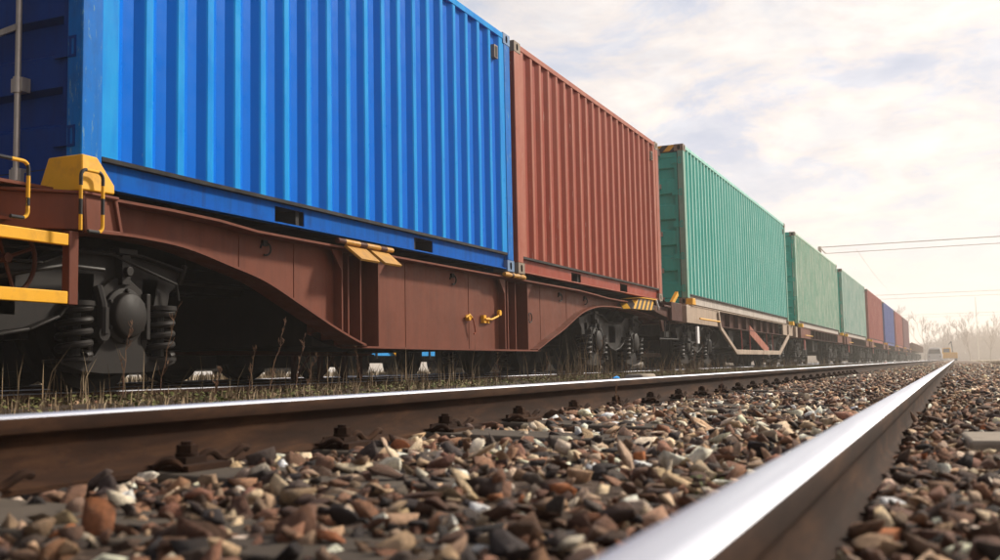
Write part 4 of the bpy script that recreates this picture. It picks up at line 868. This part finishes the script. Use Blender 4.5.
# ------------------------------------------------------------------ vegetation
def leafmat(name, c1, c2, c3):
    m, t, b = newmat(name); v = coords(t, world=True)
    c = ramp(t, nz(t, 5, 5, .6, v), [(.3, c1), (.5, c2), (.7, c3)]); t.links.new(c, b.inputs['Base Color']); b.inputs['Roughness'].default_value = .8; b.inputs['Specular IOR Level'].default_value = .2
    return m
M['straw'] = leafmat('dry_straw', (.11, .075, .04), (.20, .14, .08), (.32, .25, .16))
M['straw_pale'] = leafmat('pale_straw', (.22, .165, .10), (.34, .265, .175), (.44, .36, .255))
M['stem'] = leafmat('dead_brown_stem', (.10, .05, .03), (.18, .10, .06), (.26, .16, .09))
M['green'] = leafmat('small_green_leaves', (.06, .065, .02), (.11, .12, .035), (.22, .19, .08))
def blades(name, spots, hmin, hmax, mat, label, w=.004, lean=.35, per=1):
    V, F = [], []
    for (x, y) in spots:
        z = float(terr(x, y))
        for _ in range(per):
            h = random.uniform(hmin, hmax); a = random.uniform(0, 6.283); l = random.uniform(0, lean)*h; px = x+random.gauss(0, .03); py = y+random.gauss(0, .03)
            dx, dy = math.cos(a), math.sin(a); nx, ny = -math.sin(a+1)*w, math.cos(a+1)*w; k = len(V)
            m1 = (px+dx*l*.3, py+dy*l*.3, z+h*.55); tp = (px+dx*l, py+dy*l, z+h)
            V += [(px-nx, py-ny, z-.02), (px+nx, py+ny, z-.02), (m1[0]+nx*.8, m1[1]+ny*.8, m1[2]), (m1[0]-nx*.8, m1[1]-ny*.8, m1[2]), tp]; F += [(k, k+1, k+2, k+3), (k+3, k+2, k+4)]
    me = bpy.data.meshes.new(name); me.from_pydata(V, [], F); me.materials.append(mat); me.update(); o = bpy.data.objects.new(name, me); C.objects.link(o)
    return tag(o, label, 'grass', kind='stuff')
def U_(a, b): return random.uniform(a, b)
sp = []
for cyy in [U_(2.5, 40) for _ in range(70)]:
    cxx = U_(-4.6, -2.5) if random.random() < .5 else U_(-4.5, -3.9)
    sp += [(cxx+random.gauss(0, .12), cyy+random.gauss(0, .22)) for _ in range(14)]
sp += [(U_(-4.5, -4.1), random.gauss(12.0, .35)) for _ in range(60)]+[(U_(-4.5, -4.1), random.gauss(19.4, .8)) for _ in range(90)]+[(U_(-4.5, -4.1), random.gauss(31, 1.3)) for _ in range(90)]
blades('dry_grass', sp, .08, .34, M['straw'], 'thin dry grass growing along the foot of the container train', w=.0032, lean=.5)
sp = [(U_(-4.55, -4.05), random.gauss(12.2, .25)) for _ in range(26)]+[(U_(-4.5, -4.05), random.gauss(13.4, .6)) for _ in range(14)]
blades('dry_grass', sp, .35, .62, M['straw'], 'tall dry grass tuft before the second bogie of the brown wagon', w=.004, lean=.35)
sp = [(U_(-13.0, -11.6), U_(6, 60)) for _ in range(5200)]
blades('dry_grass', sp, .10, .24, M['straw_pale'], 'sunlit pale dry grass strip behind the second track', w=.010, lean=.6)
sp = [(1.6+abs(random.gauss(0, 1.6)), U_(5, 60)) for _ in range(5200)]+[(U_(2, 14), U_(20, 130)) for _ in range(6000)]
blades('dry_grass', sp, .05, .20, M['straw'], 'short dry grass on the verge right of the near track', w=.008, lean=.8)
def leaves(name, spots, mat, label, s0=.006, s1=.014, zj=.03):
    V, F = [], []
    for (x, y) in spots:
        z = float(terr(x, y))+U_(0, zj); s = U_(s0, s1); n = Vector((random.gauss(0, .6), random.gauss(0, .6), 1)).normalized(); a = n.orthogonal().normalized()*s; b = n.cross(a)*.7; c = Vector((x, y, z)); k = len(V)
        V += [tuple(c-a), tuple(c+b), tuple(c+a), tuple(c-b)]; F.append((k, k+1, k+2, k+3))
    me = bpy.data.meshes.new(name); me.from_pydata(V, [], F); me.materials.append(mat); me.update(); o = bpy.data.objects.new(name, me); C.objects.link(o)
    return tag(o, label, 'plants', kind='stuff')
sp = []
for _ in range(330):
    cxx, cyy, r = U_(-4.6, -2.3), U_(1.8, 26), U_(.04, .2); sp += [(cxx+random.gauss(0, r), cyy+random.gauss(0, r*1.6)) for _ in range(random.randint(5, 32))]
blades('dry_grass', sp, .02, .085, M['straw'], 'short matted dry grass between the far rail and the train', w=.004, lean=1.2)
sp = []
for _ in range(620):
    cxx, cyy = U_(-4.55, -2.3), U_(1.8, 26); r = U_(.04, .16); sp += [(cxx+random.gauss(0, r), cyy+random.gauss(0, r)) for _ in range(20)]
leaves('ground_cover', sp, M['green'], 'low green weeds between the near track and the train', zj=.05)
sp = []
for (cxx, cyy) in ((-.45, 2.0), (.12, 2.75), (-1.1, 2.4)): sp += [(cxx+random.gauss(0, .022), cyy+random.gauss(0, .03)) for _ in range(26)]
leaves('ground_cover', sp, M['green'], 'tiny green sprouts among the near stones', s0=.004, s1=.009, zj=.035)
def weed(x, y, h, tilt, seed, label, head=False):
    rs = random.Random(seed); z = float(terr(x, y)); t = thing('dry_weed', label, 'weed', (x, y, z-.02), 'tall dead weeds beside the train'); m = MB()
    n = 7; P = [(x+tilt[0]*h*(k/n)**1.5+rs.gauss(0, .004), y+tilt[1]*h*(k/n)**1.5+rs.gauss(0, .004), z-.02+h*k/n) for k in range(n+1)]
    m.tube(P, [.0034*(1-.75*k/n) for k in range(n+1)], 5)
    for k in range(2, n+1):
        for _ in range(rs.choice([1, 2, 2])):
            a = rs.uniform(0, 6.28); l = h*rs.uniform(.10, .24)*(1.1-k/n*.6); p = Vector(P[k]); q = p+Vector((math.cos(a)*l*.5, math.sin(a)*l*.5, l*.8)); mid = p.lerp(q, .5)+Vector((math.cos(a)*l*.1, math.sin(a)*l*.1, 0))
            m.tube([p, mid, q], [.0018, .0014, .0009], 4)
            if head or rs.random() < .5:
                for j in range(3): c = p.lerp(q, rs.uniform(.5, 1)); m.tube([c, c+Vector((rs.gauss(0, .006), rs.gauss(0, .006), .018))], [.0035, .001], 4)
    m.build('stem', M['stem'], t)
spots = [(-4.05, 4.55, .55, (.1, .12), 'thin leaning weed before the first bogie, left of the wheel'), (-3.95, 4.15, .42, (-.05, .2), 'short dead weed left of the first wheel'), (-3.8, 5.0, .30, (.1, .1), 'small dead weed just below the first spring'),
         (-3.9, 5.35, .46, (.0, .35), 'leaning reddish weed under the dark arch of the brown beam'), (-3.85, 5.55, .38, (.02, .25), 'second reddish weed under the dark arch, slightly shorter'), (-4.0, 6.6, .33, (.0, -.2), 'upright weed near the middle of the dark arch'),
         (-4.0, 5.9, .26, (.1, .3), 'low weed between the reddish weed and the lattice'), (-4.1, 9.3, .34, (.0, .1), 'dry weed standing below the yellow handles'), (-4.1, 10.6, .30, (.1, -.1), 'dry weed below the right bay of the brown beam'),
         (-4.15, 12.6, .55, (.05, .3), 'tall weed leaning right before the second bogie'), (-4.15, 14.9, .5, (-.05, .3), 'weed leaning right beyond the second bogie'), (-4.1, 17.6, .6, (.0, .5), 'leaning dead weed at the gap between the wagons'), (-4.1, 18.4, .6, (.05, -.5), 'dead weed leaning left at the gap between the wagons'),
         (-4.1, 24.5, .45, (.05, .2), 'dead weed under the pinkish truss frame'), (-4.1, 31.0, .7, (.0, .2), 'bushy dead weed where the truss wagon ends'), (-3.0, 3.7, .16, (.1, .2), 'small weed close behind the far rail'), (-1.52, 4.9, .13, (.05, -.4), 'tiny dry weed leaning on the inner face of the far rail'), (-1.50, 7.2, .16, (.1, .3), 'curly dry weed at the foot of the far rail')]
for k, (x, y, h, tl, lab) in enumerate(spots): weed(x, y, h, tl, 50+k, lab, head=k in (3, 4))

# bare winter trees far down the line
def tree_mesh(seed, H):
    rs = random.Random(seed); tr = MB(); cr = MB()
    def grow(p, d, l, r, depth, mb):
        n = 3; pts = [p]; rr = [r]; q = p; dd = d
        for k in range(n):
            dd = (dd+Vector((rs.gauss(0, .12), rs.gauss(0, .12), rs.uniform(-.02, .1)))).normalized(); q = q+dd*l/n; pts.append(q); rr.append(r*(1-.35*(k+1)/n))
        mb.tube(pts, rr, 5 if depth < 2 else 3, cap=False)
        if depth >= 5: return
        for k in range(rs.choice([2, 3, 3]) if depth else 6):
            a = rs.uniform(0, 6.28); o = Vector((math.cos(a), math.sin(a), rs.uniform(-.05, .6))).normalized(); i = rs.choice([1, 2, 3, 3]) if depth else rs.choice([2, 3, 3])
            grow(pts[i], (dd*.9+o*.42+Vector((0, 0, .12))).normalized(), l*rs.uniform(.55, .78), max(rr[i]*.62, .022), depth+1, cr)
    grow(Vector((0, 0, -.5)), Vector((0, 0, 1)), H*.36, H*.012, 0, tr); return tr, cr
M['bark'] = leafmat('bare_bark', (.34, .26, .21), (.46, .37, .30), (.54, .46, .38))  # colour paled to stand in for haze over the far trees
protos = []
tpos = [(-9, 185, 13, 'bare winter tree just right of the last container'), (-5.2, 205, 14, 'bare tree rising behind the white van'), (-1.8, 220, 12, 'bare tree rising behind the yellow machine'), (2.2, 200, 12, 'slim bare tree right of the track\'s vanishing point'), (6, 215, 14, 'bare tree near the faint far mast'),
        (10, 205, 13, 'broad bare tree near the right edge of the view'), (14.5, 225, 15, 'tall bare tree at the right edge of the view'), (19, 215, 14, 'bare tree beyond the right edge of the verge'), (-12, 230, 14, 'bare tree half hidden by the far end of the train'), (24, 240, 14, 'outer bare tree far to the right')]
for k, (x, y, h, lab) in enumerate(tpos):
    t = thing('bare_tree', lab, 'tree', (x, y, -.5), 'bare winter trees down the line')
    if k < 3:
        tr, cr = tree_mesh(100+k, 10); 
        for mb in (tr, cr): mb.v = [(p[0]+x, p[1]+y, p[2]-.5) for p in mb.v]
        a = tr.build('trunk', M['bark'], t); b = cr.build('crown', M['bark'], t); protos.append((a, b))
    else:
        for o in protos[k % 3]: c = o.copy(); C.objects.link(c); c.parent = t
    t.scale = (h/12*random.uniform(.8, 1.1),)*2+(h/14.5,); t.rotation_euler.z = k*1.7
# hazy wood on the horizon: uncountable
V, F = [], []
for k in range(9000):
    x = U_(-120, 200); y = 330+U_(-25, 25); h = (7+2.5*math.sin(x*.06)+1.5*math.sin(x*.19+1))*U_(.55, 1.0); w = U_(.06, .22); k0 = len(V); lx = random.gauss(0, 1.2)
    V += [(x-w, y, -1), (x+w, y, -1), (x+w*.2+lx, y+.3, h), (x-w*.2+lx, y+.3, h)]; F.append((k0, k0+1, k0+2, k0+3))
    for q in range(3):
        zz_ = U_(.3, .9)*h; l = U_(.8, 2.2); sx = random.choice((-1, 1)); k0 = len(V); V += [(x, y, zz_), (x, y, zz_+.12), (x+sx*l, y+U_(-1, 1), zz_+l*.9)]; F.append((k0, k0+1, k0+2))
me = bpy.data.meshes.new('far_wood'); me.from_pydata(V, [], F); me.materials.append(M['bark']); me.update(); o = bpy.data.objects.new('far_wood', me); C.objects.link(o); tag(o, 'hazy leafless wood along the horizon', 'wood', kind='stuff')
me = bpy.data.meshes.new('hills'); xs = np.linspace(-400, 500, 60); V = []
for x in xs: V += [(x, 620, -2), (x, 640, 9+5*math.sin(x*.011)+2*math.sin(x*.04)), (x, 800, 6)]
F = []
for i in range(59): F += [(3*i, 3*i+3, 3*i+4, 3*i+1), (3*i+1, 3*i+4, 3*i+5, 3*i+2)]
me.from_pydata(V, [], F); me.materials.append(M['bark']); o = bpy.data.objects.new('hills', me); C.objects.link(o); o['kind'] = 'structure'

# ------------------------------------------------------------------ masts and gantries
def gantry(y, x0, x1, z, label, d=.42):
    t = thing('overhead_gantry', label, 'gantry', (x0, y, -.4), None)
    for x in (x0, x1):
        m = MB(); m.box(x-.10, x+.10, y-.10, y+.10, -.45, z+.05); m.build('mast', M['mast'], t)
    b = MB(); b.tube([(x0, y, z), (x1, y, z)], .026, 6); b.tube([(x0+.3, y, z-d), (x1, y, z-d)], .02, 6)
    b.tube([(x0, y, z), (x0+.35, y, z-d)], .04, 6)
    b.build('crossbeam', M['mast'], t); return t
gantry(70, -7.75, 9.5, 7.40, 'thin two-bar gantry spanning the tracks beyond the pale green container')
gantry(136, -9.0, 9.8, 8.0, 'faint farther gantry rising above the far red container', d=.5)
gantry(205, -10.0, 11.0, 8.2, 'faintest gantry in the haze above the trees', d=.5)
for (x, y, h, lab) in ((4.8, 262, 14, 'slim faint pole standing in the haze right of the rails'), ):
    m = MB(); m.tube([(x, y, -.5), (x, y, h)], [.11, .06], 8); tag(m.build('pole', M['mast'], None, (x, y, -.5)), lab, 'pole')
wr = MB()
for x, z in ((-5.5, 6.5),):
    pts = [(x, 70+66*k/16, z+.35-.6*(1-(2*k/16-1)**2)+.3) for k in range(17)]; wr.tube(pts, .009, 4)
tag(wr.build('overhead_wire', M['mast'], None, (-5.5, 70, 6)), 'thin contact wire above the far part of the train', 'wire')

# ------------------------------------------------------------------ white van, yellow machine, marker
vx, vy, vz = -3.55, 152, -.36
v = thing('van', 'small white van parked across the end of the line', 'van', (vx+.95, vy, vz))
b = MB(); pr = [(-.92, .32), (-.95, .95), (-.90, 1.15), (-.76, 1.80), (-.62, 1.92), (.62, 1.92), (.76, 1.80), (.90, 1.15), (.95, .95), (.92, .32)]
pr = [(vx+.95+a, vz+b_) for a, b_ in pr]; b.prism(pr, 'y', vy, vy+4.4); b.build('body', M['white'], v, bevel=.05)
M['glass'] = paint('dark_glass', (.02, .025, .03), .12, dirt=.05, streak=False, spec=.8)
w = MB(); w.prism([(vx+.95+a, vz+b_) for a, b_ in [(-.78, 1.12), (-.68, 1.72), (.68, 1.72), (.78, 1.12)]], 'y', vy-.02, vy-.004); w.build('windscreen', M['glass'], v)
for sx in (-.7, .7):
    h = MB(); h.rev([(0, .11), (-.03, .1), (-.04, 0)], (vx+.95+sx, vy-.004, vz+.75), 'y', 14); h.build('headlight', M['galv'], v)
    for yy in (.8, 3.5): t_ = MB(); t_.rev([(-.1, 0), (-.1, .31), (.1, .31), (.1, 0)], (vx+.95+sx*1.2, vy+yy, vz+.31), 'x', 20); t_.build('wheel', M['rubber'], v)
yx, yy0 = -.95, 158
v = thing('track_machine', 'yellow track machine with a dark upright arm beside the white van', 'machine', (yx, yy0, -.4))
b = MB(); b.prism([(yx-1.15, .1), (yx-1.15, .9), (yx-.75, 1.0), (yx-.7, 1.55), (yx+.3, 1.6), (yx+.35, .95), (yx+1.2, .9), (yx+1.2, .1)], 'y', yy0, yy0+3); b.build('body', M['yellow'], v, bevel=.04)
b = MB(); b.box(yx-.6, yx+.2, yy0-.015, yy0-.003, .95, 1.45); b.build('window', M['glass'], v)
b = MB(); b.bar((yx+.6, yy0+1, .9), (yx+.45, yy0+1, 2.5), .12, .12, up=(0, 1, 0)); b.bar((yx+.45, yy0+1, 2.45), (yx+.1, yy0+1, 2.0), .1, .1, up=(0, 1, 0)); b.build('arm', M['black'], v)
for sx in (-.95, .95): b = MB(); b.prism([(yy0+.1, -.36), (yy0-.1, -.1), (yy0+.1, .12), (yy0+2.9, .12), (yy0+3.1, -.1), (yy0+2.9, -.36)], 'x', yx+sx-.2, yx+sx+.2); b.build('crawler_track', M['rubber'], v)
mk = thing('marker_block', 'white concrete marker block with an orange end beside the far rail', 'marker', (-1.95, 36, -.26))
b = MB(); b.box(-2.05, -1.86, 35.9, 36.2, -.26, -.05); b.build('block', M['white'], mk, bevel=.015)
M['orange'] = paint('orange_paint', (.65, .13, .04), .5, dirt=.1)
b = MB(); b.box(-2.15, -2.055, 35.9, 36.2, -.26, -.06); b.build('painted_end', M['orange'], mk, bevel=.01)
# pale slab half buried right of the nearest rail, bit of blue litter by the far rail
b = MB(); b.prism([(.02, 2.98), (.85, 3.02), (.87, 3.42), (.0, 3.36)], 'z', -.34, -.212); M['slab'] = paint('pale_concrete', (.26, .22, .175), .95, spec=.1, bmp=1., dirt=.7, streak=False)
tag(b.build('concrete_slab', M['slab'], None, (.5, 3.2, -.34), bevel=.012), 'pale concrete slab lying among the stones right of the nearest rail', 'slab')
b = MB(); b.add([(-2.035, 6.46, -.078), (-2.02, 6.50, -.066), (-2.0, 6.48, -.079), (-2.005, 6.51, -.074), (-2.04, 6.5, -.17), (-1.99, 6.5, -.17)], [(0, 1, 2), (1, 3, 2), (0, 2, 5, 4), (0, 4, 1), (2, 3, 5)]); tag(b.build('plastic_scrap', M['far_blue'], None, (-2.02, 6.47, -.19)), 'scrap of bright blue plastic behind the far rail', 'litter')
b = MB()
b.prism([(-2.12, 7.0), (-1.98, 6.97), (-1.97, 7.3), (-2.1, 7.34)], 'z', -.19, -.062); tag(b.build('stone_block', M['slab'], None, (-2.0, 7.2, -.19), bevel=.02), 'pale block lying behind the far rail before the second bogie', 'block')

# ------------------------------------------------------------------ air
hzb = MB(); hzb.box(-420, 520, -70, 1000, -3.2, 26); ho = hzb.build('haze', None, None, (0, 0, 0), smooth=False)
ho.data.materials.clear(); hm = bpy.data.materials.new('air'); hm.use_nodes = True; t = hm.node_tree; t.nodes.clear()
o_ = t.nodes.new('ShaderNodeOutputMaterial'); pv = t.nodes.new('ShaderNodeVolumePrincipled'); pv.inputs['Color'].default_value = (1, .955, .895, 1); pv.inputs['Density'].default_value = .0018; pv.inputs['Anisotropy'].default_value = .3
t.links.new(pv.outputs[0], o_.inputs['Volume']); ho.data.materials.append(hm); tag(ho, kind='stuff')

# ------------------------------------------------------------------ lift everything to its place
for o in C.objects:
    if o.parent is None and o.type in ('MESH', 'EMPTY'): o.location.z += LIFT
for o in C.objects:
    if '_o' in o: del o['_o']
